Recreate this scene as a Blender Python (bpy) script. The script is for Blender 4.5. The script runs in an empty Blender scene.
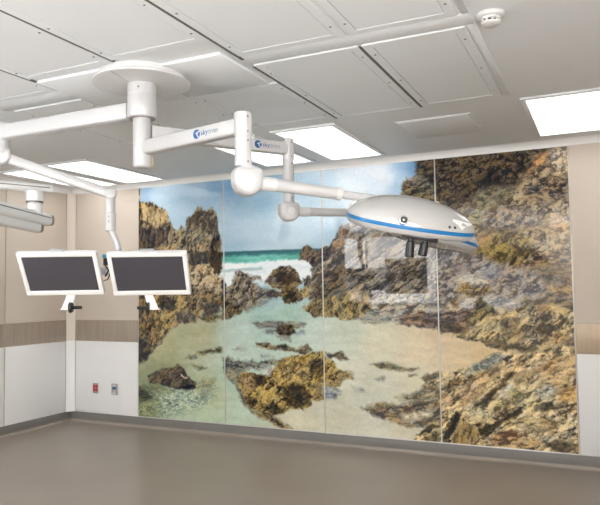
import bpy, bmesh, math, random
import numpy as np
from math import sin, cos, pi, radians, atan2
from mathutils import Vector, Matrix
SC = bpy.context.scene
COL = SC.collection
V = Vector

# ------------------------------------------------------------------ materials
def new_mat(name):
    m = bpy.data.materials.new(name); m.use_nodes = True
    nt = m.node_tree
    return m, nt, nt.nodes['Principled BSDF']
def plain(name, col, rough=.4, metal=0., coat=0., var=.03, scale=6., bump=0., bscale=60., spec=.5):
    """procedural paint: colour with a little mottling and a fine bump"""
    m, nt, b = new_mat(name)
    tc = nt.nodes.new('ShaderNodeTexCoord')
    n = nt.nodes.new('ShaderNodeTexNoise'); n.inputs['Scale'].default_value = scale; n.inputs['Detail'].default_value = 4
    nt.links.new(tc.outputs['Object'], n.inputs['Vector'])
    r = nt.nodes.new('ShaderNodeValToRGB')
    r.color_ramp.elements[0].position = .3; r.color_ramp.elements[1].position = .7
    r.color_ramp.elements[0].color = tuple(c*(1-var) for c in col)+(1,)
    r.color_ramp.elements[1].color = tuple(min(1, c*(1+var)) for c in col)+(1,)
    nt.links.new(n.outputs['Fac'], r.inputs['Fac'])
    nt.links.new(r.outputs['Color'], b.inputs['Base Color'])
    b.inputs['Roughness'].default_value = rough; b.inputs['Metallic'].default_value = metal
    b.inputs['Coat Weight'].default_value = coat; b.inputs['Coat Roughness'].default_value = .05
    b.inputs['Specular IOR Level'].default_value = spec
    if bump:
        n2 = nt.nodes.new('ShaderNodeTexNoise'); n2.inputs['Scale'].default_value = bscale; n2.inputs['Detail'].default_value = 3
        nt.links.new(tc.outputs['Object'], n2.inputs['Vector'])
        bp = nt.nodes.new('ShaderNodeBump'); bp.inputs['Strength'].default_value = bump; bp.inputs['Distance'].default_value = .01
        nt.links.new(n2.outputs['Fac'], bp.inputs['Height']); nt.links.new(bp.outputs['Normal'], b.inputs['Normal'])
    return m
def emit(name, col, strength):
    m, nt, b = new_mat(name)
    b.inputs['Base Color'].default_value = (.8, .8, .8, 1)
    b.inputs['Emission Color'].default_value = col+(1,); b.inputs['Emission Strength'].default_value = strength
    return m
def brushed(name, col, rough, vert=True, metal=.35):
    """brushed sheet: noise stretched along one axis"""
    m, nt, b = new_mat(name)
    tc = nt.nodes.new('ShaderNodeTexCoord'); mp = nt.nodes.new('ShaderNodeMapping')
    mp.inputs['Scale'].default_value = (14, 14, .6) if vert else (.6, .6, 60)
    n = nt.nodes.new('ShaderNodeTexNoise'); n.inputs['Scale'].default_value = 3; n.inputs['Detail'].default_value = 5
    r = nt.nodes.new('ShaderNodeValToRGB')
    r.color_ramp.elements[0].position = .3; r.color_ramp.elements[1].position = .72
    r.color_ramp.elements[0].color = tuple(c*.9 for c in col)+(1,); r.color_ramp.elements[1].color = tuple(c*1.1 for c in col)+(1,)
    nt.links.new(tc.outputs['Object'], mp.inputs['Vector']); nt.links.new(mp.outputs['Vector'], n.inputs['Vector'])
    nt.links.new(n.outputs['Fac'], r.inputs['Fac']); nt.links.new(r.outputs['Color'], b.inputs['Base Color'])
    b.inputs['Roughness'].default_value = rough; b.inputs['Metallic'].default_value = metal
    return m
M = {}
M['wall'] = plain('wall_panel_warm_lit_tone', (.67, .597, .52), .38, var=.015, scale=1.5)  # warm tone carries the warmer light of the upper wall
M['wall_low'] = plain('wall_panel_lower_cool_lit_tone', (.80, .80, .80), .38, var=.015, scale=1.5)  # same panels below, greyer to imitate the cooler light there
M['joint'] = plain('panel_joint_seal', (.46, .42, .38), .6)
M['band'] = brushed('taupe_bumper_sheet', (.42, .36, .30), .35)
M['band_warm'] = brushed('tan_bumper_sheet', (.46, .365, .27), .35)
M['base'] = plain('grey_base_sheet', (.20, .19, .18), .45, var=.05)
M['floor'] = plain('taupe_resin_floor', (.29, .25, .21), .33, var=.035, scale=2.2, bump=.02, bscale=180, spec=.45)
M['ceil'] = plain('ceiling_white', (.745, .765, .785), .5, var=.01)
M['panel'] = plain('ceiling_panel_white', (.75, .77, .79), .42, var=.012, scale=3)
M['slot_shade'] = plain('grey_slot_shade', (.12, .115, .11), .6)  # dark colour for the shade inside the ceiling slots
M['cove'] = plain('ceiling_cove_white', (.90, .905, .905), .4, var=.01)
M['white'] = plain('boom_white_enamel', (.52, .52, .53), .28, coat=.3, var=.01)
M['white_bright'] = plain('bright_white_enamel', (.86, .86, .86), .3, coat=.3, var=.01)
M['white_soft'] = plain('white_plastic', (.64, .635, .63), .42, var=.01)
M['greycap'] = plain('grey_end_cap', (.30, .285, .28), .5)
M['dome'] = plain('lamp_dome_gloss', (.49, .487, .483), .16, coat=.6, var=.01)
M['blue'] = plain('blue_stripe', (.004, .16, .42), .3, coat=.3, var=.05)
M['logo'] = plain('logo_blue', (.012, .10, .30), .4)
M['logo_pale'] = plain('logo_grey_blue', (.20, .27, .36), .4)
M['black'] = plain('black_rubber', (.012, .012, .013), .4, var=.1)
M['chrome'] = plain('chrome', (.62, .62, .62), .12, metal=1.)
M['steel'] = plain('steel_plate', (.42, .40, .37), .35, metal=.7)
M['screw'] = plain('screw_steel', (.20, .19, .18), .4, metal=.5)
M['alu'] = plain('aluminium_trim', (.66, .65, .63), .3, metal=.5)
M['screen'] = plain('dark_screen_glass', (.062, .06, .072), .22, var=.04, scale=2)
M['red'] = plain('red_receptacle', (.50, .035, .03), .4)
M['tealtag'] = plain('teal_tag', (.01, .28, .45), .5)
M['led'] = plain('lens_grey', (.6, .6, .6), .15, coat=.5)
M['gold'] = plain('tan_strap', (.55, .42, .25), .6)
M['light'] = emit('light_diffuser', (1., .98, .965), 0.85)
M['winlit'] = emit('lit_frosted_glass', (1., .98, .95), 3.2)
M['windim'] = emit('shaded_frosted_glass', (1., .98, .95), 3.2*.7)
M['side_glow'] = emit('added_side_glow', (1., .98, .95), 3.6)  # glow of the added panel on the right wall
M['door'] = plain('dark_door', (.05, .045, .04), .5)

# ------------------------------------------------------------------ mesh helpers
class MB:
    def __init__(s): s.bm = bmesh.new()
    def _xf(s, vs, mat):
        bmesh.ops.transform(s.bm, matrix=mat, verts=vs)
    def box(s, lo, hi, bev=0., seg=2):
        lo, hi = V(lo), V(hi)
        r = bmesh.ops.create_cube(s.bm, size=1.)
        vs = r['verts']; s._xf(vs, Matrix.Translation((lo+hi)/2) @ Matrix.Diagonal((hi-lo).to_4d()))
        if bev:
            es = list({e for v in vs for e in v.link_edges})
            bmesh.ops.bevel(s.bm, geom=es, offset=bev, segments=seg, affect='EDGES', profile=.5)
        return s
    def obox(s, c, ax, ay, az, bev=0., seg=2):
        """box about c with half-axis vectors"""
        ax, ay, az = V(ax), V(ay), V(az)
        sx, sy, sz = ax.length*2, ay.length*2, az.length*2
        t = MB(); t.box((-sx/2, -sy/2, -sz/2), (sx/2, sy/2, sz/2), bev, seg)
        m = Matrix((ax.normalized(), ay.normalized(), az.normalized())).transposed().to_4x4(); m.translation = V(c)
        bmesh.ops.transform(t.bm, matrix=m, verts=t.bm.verts[:]); s.merge(t); return s
    def merge(s, t, mat=None):
        me = bpy.data.meshes.new('tmp'); t.bm.to_mesh(me)
        if mat is not None: me.transform(mat)
        s.bm.from_mesh(me); bpy.data.meshes.remove(me); t.bm.free()
    def tube(s, pts, radii, n=20, caps=True, sq=None, up=None):
        """sweep a round (or squared, sq=(w,h) factors with exponent) section along points"""
        pts = [V(p) for p in pts]
        if not hasattr(radii, '__len__'): radii = [radii]*len(pts)
        rings = []; prev = None
        for i, p in enumerate(pts):
            t = (pts[min(i+1, len(pts)-1)]-pts[max(i-1, 0)]).normalized()
            if prev is None:
                u = V(up) if up else (V((0, 0, 1)) if abs(t.z) < .9 else V((1, 0, 0)))
            else: u = prev
            u = (u-t*u.dot(t)).normalized(); w = t.cross(u); prev = u
            ring = []
            for k in range(n):
                a = 2*pi*k/n
                ca, sa = cos(a), sin(a)
                if sq:
                    e = sq[2]
                    ca = math.copysign(abs(ca)**e, ca)*sq[0]; sa = math.copysign(abs(sa)**e, sa)*sq[1]
                ring.append(s.bm.verts.new(p+(w*ca+u*sa)*radii[i]))
            rings.append(ring)
        for a, b in zip(rings, rings[1:]):
            for k in range(n): s.bm.faces.new((a[k], a[(k+1) % n], b[(k+1) % n], b[k]))
        if caps:
            s.bm.faces.new(rings[0][::-1]); s.bm.faces.new(rings[-1])
        return s
    def cyl(s, a, b, r, r2=None, n=28, bev=0.):
        a, b = V(a), V(b); r2 = r if r2 is None else r2
        if bev:
            d = (b-a).normalized()*bev
            return s.tube([a, a+d*.3, a+d, b-d, b-d*.3, b], [r-bev, r-bev*.3, r, r2, r2-bev*.3, r2-bev], n)
        return s.tube([a, b], [r, r2], n)
    def lathe(s, c, prof, n=48, sx=1., sy=1., mat=None):
        """profile (r,z) revolved about z at c"""
        t = s if mat is None else MB()
        rings = []
        for r, z in prof:
            if r < 1e-6: rings.append([t.bm.verts.new(V(c)+V((0, 0, z)))])
            else: rings.append([t.bm.verts.new(V(c)+V((r*sx*cos(2*pi*k/n), r*sy*sin(2*pi*k/n), z))) for k in range(n)])
        for a, b in zip(rings, rings[1:]):
            if len(a) == 1 and len(b) == 1: continue
            for k in range(n):
                k2 = (k+1) % n
                if len(a) == 1: t.bm.faces.new((a[0], b[k2], b[k]))
                elif len(b) == 1: t.bm.faces.new((a[k], a[k2], b[0]))
                else: t.bm.faces.new((a[k], a[k2], b[k2], b[k]))
        if t is not s: s.merge(t, mat)
        return s
    def prism(s, pts, ext):
        """extrude a 3D polygon by a vector"""
        ext = V(ext)
        a = [s.bm.verts.new(V(p)) for p in pts]; b = [s.bm.verts.new(V(p)+ext) for p in pts]
        s.bm.faces.new(a[::-1]); s.bm.faces.new(b); n = len(a)
        for k in range(n): s.bm.faces.new((a[k], a[(k+1) % n], b[(k+1) % n], b[k]))
        return s
    def build(s, name, mat, parent=None, ang=35, smooth=True):
        bmesh.ops.recalc_face_normals(s.bm, faces=s.bm.faces[:])
        me = bpy.data.meshes.new(name); s.bm.to_mesh(me); s.bm.free()
        me.materials.append(mat)
        if smooth:
            me.shade_smooth(); me.set_sharp_from_angle(angle=radians(ang))
        o = bpy.data.objects.new(name, me); COL.objects.link(o)
        return adopt(o, parent)
def adopt(o, parent):
    if parent is not None:
        o.parent = parent
        o.matrix_parent_inverse = WORLD[parent.name].inverted() if parent.name in WORLD else Matrix.Identity(4)
    return o
WORLD = {}
def thing(name, label, cat, loc, group=None):
    """an Empty at the thing's base; its parts are built in world coordinates"""
    o = bpy.data.objects.new(name, None); COL.objects.link(o)
    o.empty_display_size = .05; o.location = loc
    WORLD[o.name] = Matrix.Translation(V(loc))
    return tag(o, label, cat, group)
def tag(o, label, cat, group=None):
    o['label'] = label; o['category'] = cat
    if group: o['group'] = group
    return o
def struct(o): o['kind'] = 'structure'; return o
def base_origin(o, p):
    """put a one-mesh thing's origin at p"""
    o.data.transform(Matrix.Translation(-V(p))); o.location = p; return o

# ------------------------------------------------------------------ room (metres; back wall y=0, left wall x=0)
H = 2.91; XR = 7.0; YR = -8.5
MX0 = 1.0786; MW = 1.2; ZB = .1223; ZT = 2.844
struct(MB().box((-.1, YR-.1, -.1), (XR+.1, .1, 0)).build('floor', M['floor'], smooth=False))
struct(MB().box((-.1, YR-.1, H), (XR+.1, .1, H+.1)).build('ceiling', M['ceil'], smooth=False))
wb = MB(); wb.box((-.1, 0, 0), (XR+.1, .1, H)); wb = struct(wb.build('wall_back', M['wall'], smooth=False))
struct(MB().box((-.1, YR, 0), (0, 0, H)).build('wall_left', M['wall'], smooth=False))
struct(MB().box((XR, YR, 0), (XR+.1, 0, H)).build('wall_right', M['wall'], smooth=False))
rw = MB()
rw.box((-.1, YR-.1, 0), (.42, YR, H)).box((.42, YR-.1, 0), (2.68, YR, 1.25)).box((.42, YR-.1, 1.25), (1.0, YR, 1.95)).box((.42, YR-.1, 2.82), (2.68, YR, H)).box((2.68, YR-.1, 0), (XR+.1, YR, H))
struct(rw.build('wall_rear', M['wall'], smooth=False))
# the lit frosted window and the dark screen pane that the print's gloss mirrors
w = struct(MB().box((1.0, YR-.06, 1.25), (2.68, YR-.05, 2.82)).build('window_1', M['windim'], smooth=False))
struct(MB().box((.42, YR-.06, 1.95), (1.0, YR-.05, 2.82)).build('window_2', M['winlit'], smooth=False))
fr = MB()
for x in (.40, .98, 2.66): fr.box((x, YR-.05, 1.25), (x+.04, YR+.01, 2.82))
fr.box((.42, YR-.05, 1.21), (2.68, YR+.02, 1.25)).box((.42, YR-.05, 2.82), (2.68, YR+.02, 2.86))
fr.build('window_frame', M['alu'], w, smooth=False)
MB().box((1.45, YR-.05, 1.47), (2.44, YR-.02, 2.29), .005).build('dark_pane', M['door'], w)
w = struct(MB().box((XR-.004, -7.8, 1.0), (XR-.001, -4.8, 2.5)).build('added_glow_panel', M['side_glow'], smooth=False))  # added glowing panel, out of view, to brighten the left wall
fr = MB()
for y in (-7.84, -6.32, -4.8): fr.box((XR-.03, y, 1.0), (XR, y+.04, 2.5))
fr.box((XR-.03, -7.84, .96), (XR, -4.76, 1.0)).box((XR-.03, -7.84, 2.5), (XR, -4.76, 2.54))
fr.build('window_frame', M['alu'], w, smooth=False)  # frame around the added glowing panel
d = struct(MB().box((0, -8.3, .02), (.03, -3.3, 2.6), .004).build('added_dark_door', M['door']))  # added out of view to darken the left wall mirrored in the print
MB().cyl((.07, -5.7, .9), (.07, -5.7, 1.3), .014).build('door_handle', M['steel'], d)

# lower wall panels, bumper band, joints, corner post
def sk(name, lo, hi, mat, bev=0.): return struct(MB().box(lo, hi, bev).build(name, M[mat]))
t = .004
z1, z2 = 1.0, 1.258
segs_l = [(-1.0, -.09), (-2.2, -1.004), (-3.3, -2.204)]
sk('trim_1', (0, -3.3, z1), (t*2.2, -.085, z2), 'band', .002)
sk('trim_2', (.085, -t*2.2, z1), (MX0-.012, 0, z2), 'band', .002)
sk('trim_3', (MX0+4.8+.012, -t*2.2, z1), (XR, 0, z2), 'band_warm', .002)
k = 0
for a, b in segs_l:
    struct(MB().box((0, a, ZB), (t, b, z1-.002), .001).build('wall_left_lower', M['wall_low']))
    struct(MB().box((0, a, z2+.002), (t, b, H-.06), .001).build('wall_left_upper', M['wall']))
    k += 1
for a, b in ((.09, MX0-.012), (MX0+4.812, XR)):
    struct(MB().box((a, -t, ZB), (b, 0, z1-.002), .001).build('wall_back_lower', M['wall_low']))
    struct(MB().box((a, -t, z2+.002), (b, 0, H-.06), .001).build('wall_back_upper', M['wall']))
j = MB()
for y in (-1.002, -2.202): j.box((0, y-.004, ZB), (.0105, y+.004, H-.06))
struct(j.build('trim_4', M['joint']))
for za, zb_, mt in ((ZB, z1, 'wall_low'), (z1, H-.05, 'wall')):  # post follows the same light-imitating tone split
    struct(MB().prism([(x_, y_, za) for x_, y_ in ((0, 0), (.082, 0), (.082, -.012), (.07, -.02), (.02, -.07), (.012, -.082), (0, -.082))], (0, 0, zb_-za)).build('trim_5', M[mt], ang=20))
j = MB().box((.082, -.006, ZB), (.088, 0, H-.06)).box((0, -.088, ZB), (.006, -.082, H-.06))
struct(j.build('trim_6', M['joint']))
# ceiling cove along the walls
def cove(p0, p1, inward, name, r=.062, mat='cove', down=True, z=H, n=8):
    p0, p1, inward = V(p0), V(p1), V(inward); b = MB()
    sgn = -1 if down else 1
    prof = [(0, 0)]+[(r-r*sin(a), r-r*cos(a)) for a in [pi/2*i/n for i in range(n+1)]]
    # concave quarter round: from the ceiling/floor (r,0) to the wall (0,r)
    poly = [p0+inward*x+V((0, 0, z+sgn*y)) for x, y in prof]
    b.prism(poly, p1-p0)
    return struct(b.build(name, M[mat], ang=50))
cove((0, 0, 0), (XR, 0, 0), (0, -1, 0), 'trim_7')
cove((0, YR, 0), (0, 0, 0), (1, 0, 0), 'trim_8')
# coved base: grey sheet, floor coved up to it
struct(MB().box((0, -.012, .0), (XR, 0, ZB), .002).build('baseboard_back', M['base']))
struct(MB().box((0, YR, .0), (.012, 0, ZB), .002).build('baseboard_left', M['base']))
struct(MB().box((XR-.012, YR, .0), (XR, 0, ZB), .002).build('baseboard_right', M['base']))
cove((0, -.012, 0), (XR, -.012, 0), (0, -1, 0), 'trim_9', r=.032, mat='floor', down=False, z=0)
cove((.012, YR, 0), (.012, 0, 0), (1, 0, 0), 'trim_10', r=.032, mat='floor', down=False, z=0)
sk('trim_11', (MX0, -.014, ZB-.001), (MX0+4.8, 0, ZB+.010), 'alu', .001)

# ------------------------------------------------------------------ the seascape print on four glossy panels
def _hash(i,j,s):
    h=(i.astype(np.int64)*374761393+j.astype(np.int64)*668265263+s*1442695041)&0xffffffff
    h=((h^(h>>13))*1274126177)&0xffffffff
    return ((h^(h>>16))&0xffffff)/float(0xffffff)
def vnoise(x,y,s=0):
    i=np.floor(x);j=np.floor(y);fx=x-i;fy=y-j
    fx=fx*fx*fx*(fx*(fx*6-15)+10);fy=fy*fy*fy*(fy*(fy*6-15)+10)
    i=i.astype(np.int64);j=j.astype(np.int64)
    a=_hash(i,j,s);b=_hash(i+1,j,s);c=_hash(i,j+1,s);d=_hash(i+1,j+1,s)
    return a+(b-a)*fx+(c-a)*fy+(a-b-c+d)*fx*fy
def fbm(x,y,s=0,n=4):
    t=0;a=.5;m=0
    for k in range(n):
        t=t+a*vnoise(x,y,s+k*17);m+=a;a*=.55;x=x*2.03+3.1;y=y*2.03+7.7
    return t/m
def worley(x,y,s=0):
    i=np.floor(x).astype(np.int64);j=np.floor(y).astype(np.int64)
    f1=np.full(x.shape,9.);f2=f1.copy();rid=np.zeros(x.shape);ox=np.zeros(x.shape);oy=np.zeros(x.shape)
    for di in(-1,0,1):
        for dj in(-1,0,1):
            ci=i+di;cj=j+dj
            dx=ci+_hash(ci,cj,s)-x;dy=cj+_hash(ci,cj,s+5)-y
            d=np.sqrt(dx*dx+dy*dy);n=d<f1
            f2=np.where(n,f1,np.minimum(f2,d));rid=np.where(n,_hash(ci,cj,s+9),rid)
            ox=np.where(n,dx,ox);oy=np.where(n,dy,oy);f1=np.where(n,d,f1)
    return f1,f2,rid,ox,oy
def sdf(px,py,poly):
    d=np.full(px.shape,1e9);ins=np.zeros(px.shape,bool);n=len(poly)
    for k in range(n):
        ax,ay=poly[k];bx,by=poly[(k+1)%n];ex=bx-ax;ey=by-ay
        t=np.clip(((px-ax)*ex+(py-ay)*ey)/(ex*ex+ey*ey+1e-9),0,1)
        d=np.minimum(d,(px-ax-t*ex)**2+(py-ay-t*ey)**2)
        c=((ay>py)!=(by>py))
        if ey!=0: ins^=c&(px<ex*(py-ay)/ey+ax)
    d=np.sqrt(d);return np.where(ins,-d,d)
def idw(px,py,pts,p=3.0):
    acc=0;ws=0
    for (x,y),c in pts:
        w=1/((px-x)**2+(py-y)**2+40.)**(p/2);ws=ws+w
        acc=acc+w[...,None]*np.array(c,float)
    return acc/ws[...,None]
def paint(U,V,WATER,SKY,R,hor):
    # U,V cm from the print's top left; returns srgb 0..255
    wx=(fbm(U/7,V/7,101,3)-.5)*2;wy=(fbm(U/7,V/7,202,3)-.5)*2
    s1=idw(U,V+6*wx,SKY);w1=idw(U+6*wx,V+6*wy,WATER)
    cl=(fbm(U/60,V/16,31,4)-.5)
    s1=s1+cl[...,None]*np.array([34,22,14.])
    wn=(fbm(U/16,V/5,41,4)-.5);wf=(fbm(U/4,V/3,43,3)-.5)
    w1=w1+(wn*22+wf*12)[...,None]
    m=np.clip((V-hor)/3,0,1)[...,None]
    img=s1*(1-m)+w1*m
    for idx,(poly,sty,cols,prm) in enumerate(R):
        xs=[q[0] for q in poly];ys=[q[1] for q in poly]
        s,ang,st,f,wp,c=prm;mg=f*2+wp*1.5+1
        sel=np.where((U>=min(xs)-mg)&(U<=max(xs)+mg)&(V>=min(ys)-mg)&(V<=max(ys)+mg))
        if len(sel[0])==0: continue
        u=U[sel];v=V[sel];
        e=wx[sel]*wp+(vnoise(u/1.7,v/1.7,77)-.5)*wp*.5;g=wy[sel]*wp+(vnoise(u/1.7,v/1.7,78)-.5)*wp*.5
        d=sdf(u+e,v+g,poly)
        a=np.clip(.5-d/(2*f),0,1)
        if sty=='o':
            n=(fbm(u/(s*st),v/s,300+idx,4)-.5)*2+(fbm(u/4,v/2,310,3)-.5)*.8
            col=np.array(cols[0],float)+(n*c)[:,None]
        else:
            t=np.radians(ang);cu,su=np.cos(t),np.sin(t)
            # axis of the strata runs up to the right by ang
            p=(u*cu-v*su)/st;q=(u*su+v*cu)
            p=p+e*.6;q=q+g*.6
            f1,f2,rid,ox,oy=worley(p/s*1.2,q/s*1.2,400+idx%7)
            h1=fbm(p/s*1.6,q/s*1.6,idx%13,4)
            f1b,f2b,ridb,oxb,oyb=worley(p/s*3.0+.3*h1,q/s*3.0,500+idx%5)
            h2=fbm(p/3.2,q/1.9,600+idx%11,3);f1c,f2c,ridc,oxc,oyc=worley(p/s*6.5+h2,q/s*7.5,520+idx%5)
            crack=np.clip((f2-f1)*5.5,0,1);crb=np.clip((f2b-f1b)*4.5,0,1)
            lit=(oy*.55+ox*.35)          # lumps lit from the upper left of the print
            litb=(oyb*.5+oxb*.3)
            tone=.47+.42*lit+.34*litb+.20*(oyc*.5+oxc*.4)+(rid-.5)*.34+(ridb-.5)*.32+(ridc-.5)*.26+(h1-.5)*.75+(h2-.5)*.8
            tone=tone-(1-crack)*.24-(1-crb)*.20+.10
            tone=np.clip(.55+(tone-.5)*1.6*c,0,1)
            D,M,L=[np.array(k,float) for k in cols];L=M+(L-M)*.78
            tt=tone[:,None]
            col=np.where(tt<.5,D+(M-D)*(tt*2),M+(L-M)*(tt*2-1))
            hue=(fbm(u/9,v/9,700,3)-.5)[:,None]
            col=(col+hue*np.array([18,2,-20.])+((ridb-.5)*22)[:,None]*np.array([.7,0,-.7])+((rid-.5)*16)[:,None]*np.array([.5,.3,-.6]))*(1+.10*(ridc-.5))[:,None]
        img[sel]=img[sel]*(1-a[:,None])+col*a[:,None]
    return np.clip(img,0,255)

# print layout in cm from its top left corner
WATER=[((30.8,187.2),(168, 162, 118)),((86.8,174.6),(163, 160, 120)),((16.2,257.6),(128, 138, 100)),((65.7,262.5),(168, 184, 152)),((92.8,264),(172, 187, 150)),((106.2,244.3),(172, 180, 140)),((138.4,257.7),(178, 193, 168)),((132.3,228.7),(168, 186, 164)),((152,170.3),(180, 197, 182)),((167.1,154.9),(152, 186, 168)),((201,151.5),(160, 190, 170)),((224,172.3),(190, 204, 190)),((139.1,190.2),(182, 197, 182)),((251.9,187.2),(198, 206, 186)),((268.7,171.6),(190, 196, 172)),((300.4,181),(208, 200, 170)),((340.9,184.9),(216, 196, 160)),((379.1,191.4),(212, 186, 142)),((360.6,176.8),(206, 182, 146)),((268,207),(206, 202, 178)),((288.7,235.9),(192, 192, 168)),((256,263),(192, 186, 156)),((310,213.2),(202, 197, 172)),((210.9,266.4),(202, 192, 162)),((293.4,263.2),(197, 192, 167)),((340,217.6),(206, 197, 164)),((406.8,187.8),(208, 178, 128)),((245.3,243.5),(192, 187, 160)),((322.9,266.7),(200, 190, 160)),((171,140.8),(165, 192, 188)),((37.9,227.5),(120, 125, 85)),((213,138.9),(170, 196, 186))]
SKY=[((4.7,2),(135, 172, 202)),((31.3,11.3),(178, 200, 214)),((87.9,8.6),(160, 188, 208)),((108.2,4.4),(120, 160, 196)),((59.9,41.6),(165, 192, 210)),((117.3,39.3),(160, 190, 208)),((134.6,6.6),(112, 158, 196)),((166.2,25.8),(150, 185, 206)),((159.5,60.7),(168, 194, 208)),((202.6,44.6),(190, 206, 214)),((226.6,19.5),(165, 194, 212)),((214,74.2),(172, 195, 206)),((249.8,2.4),(182, 204, 218)),((266.4,14.3),(212, 222, 226)),((309.4,13.9),(214, 220, 224)),((282.4,34.2),(214, 222, 226)),((249,47.5),(188, 208, 218)),((325.3,2.2),(140, 180, 212)),((339.5,4.5),(112, 160, 202)),((324.8,22.2),(165, 192, 214)),((133.9,74),(160, 188, 204)),((304.5,1.2),(205, 215, 222)),((248.6,68.4),(160, 188, 204))]
HORIZON=83.5
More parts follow.
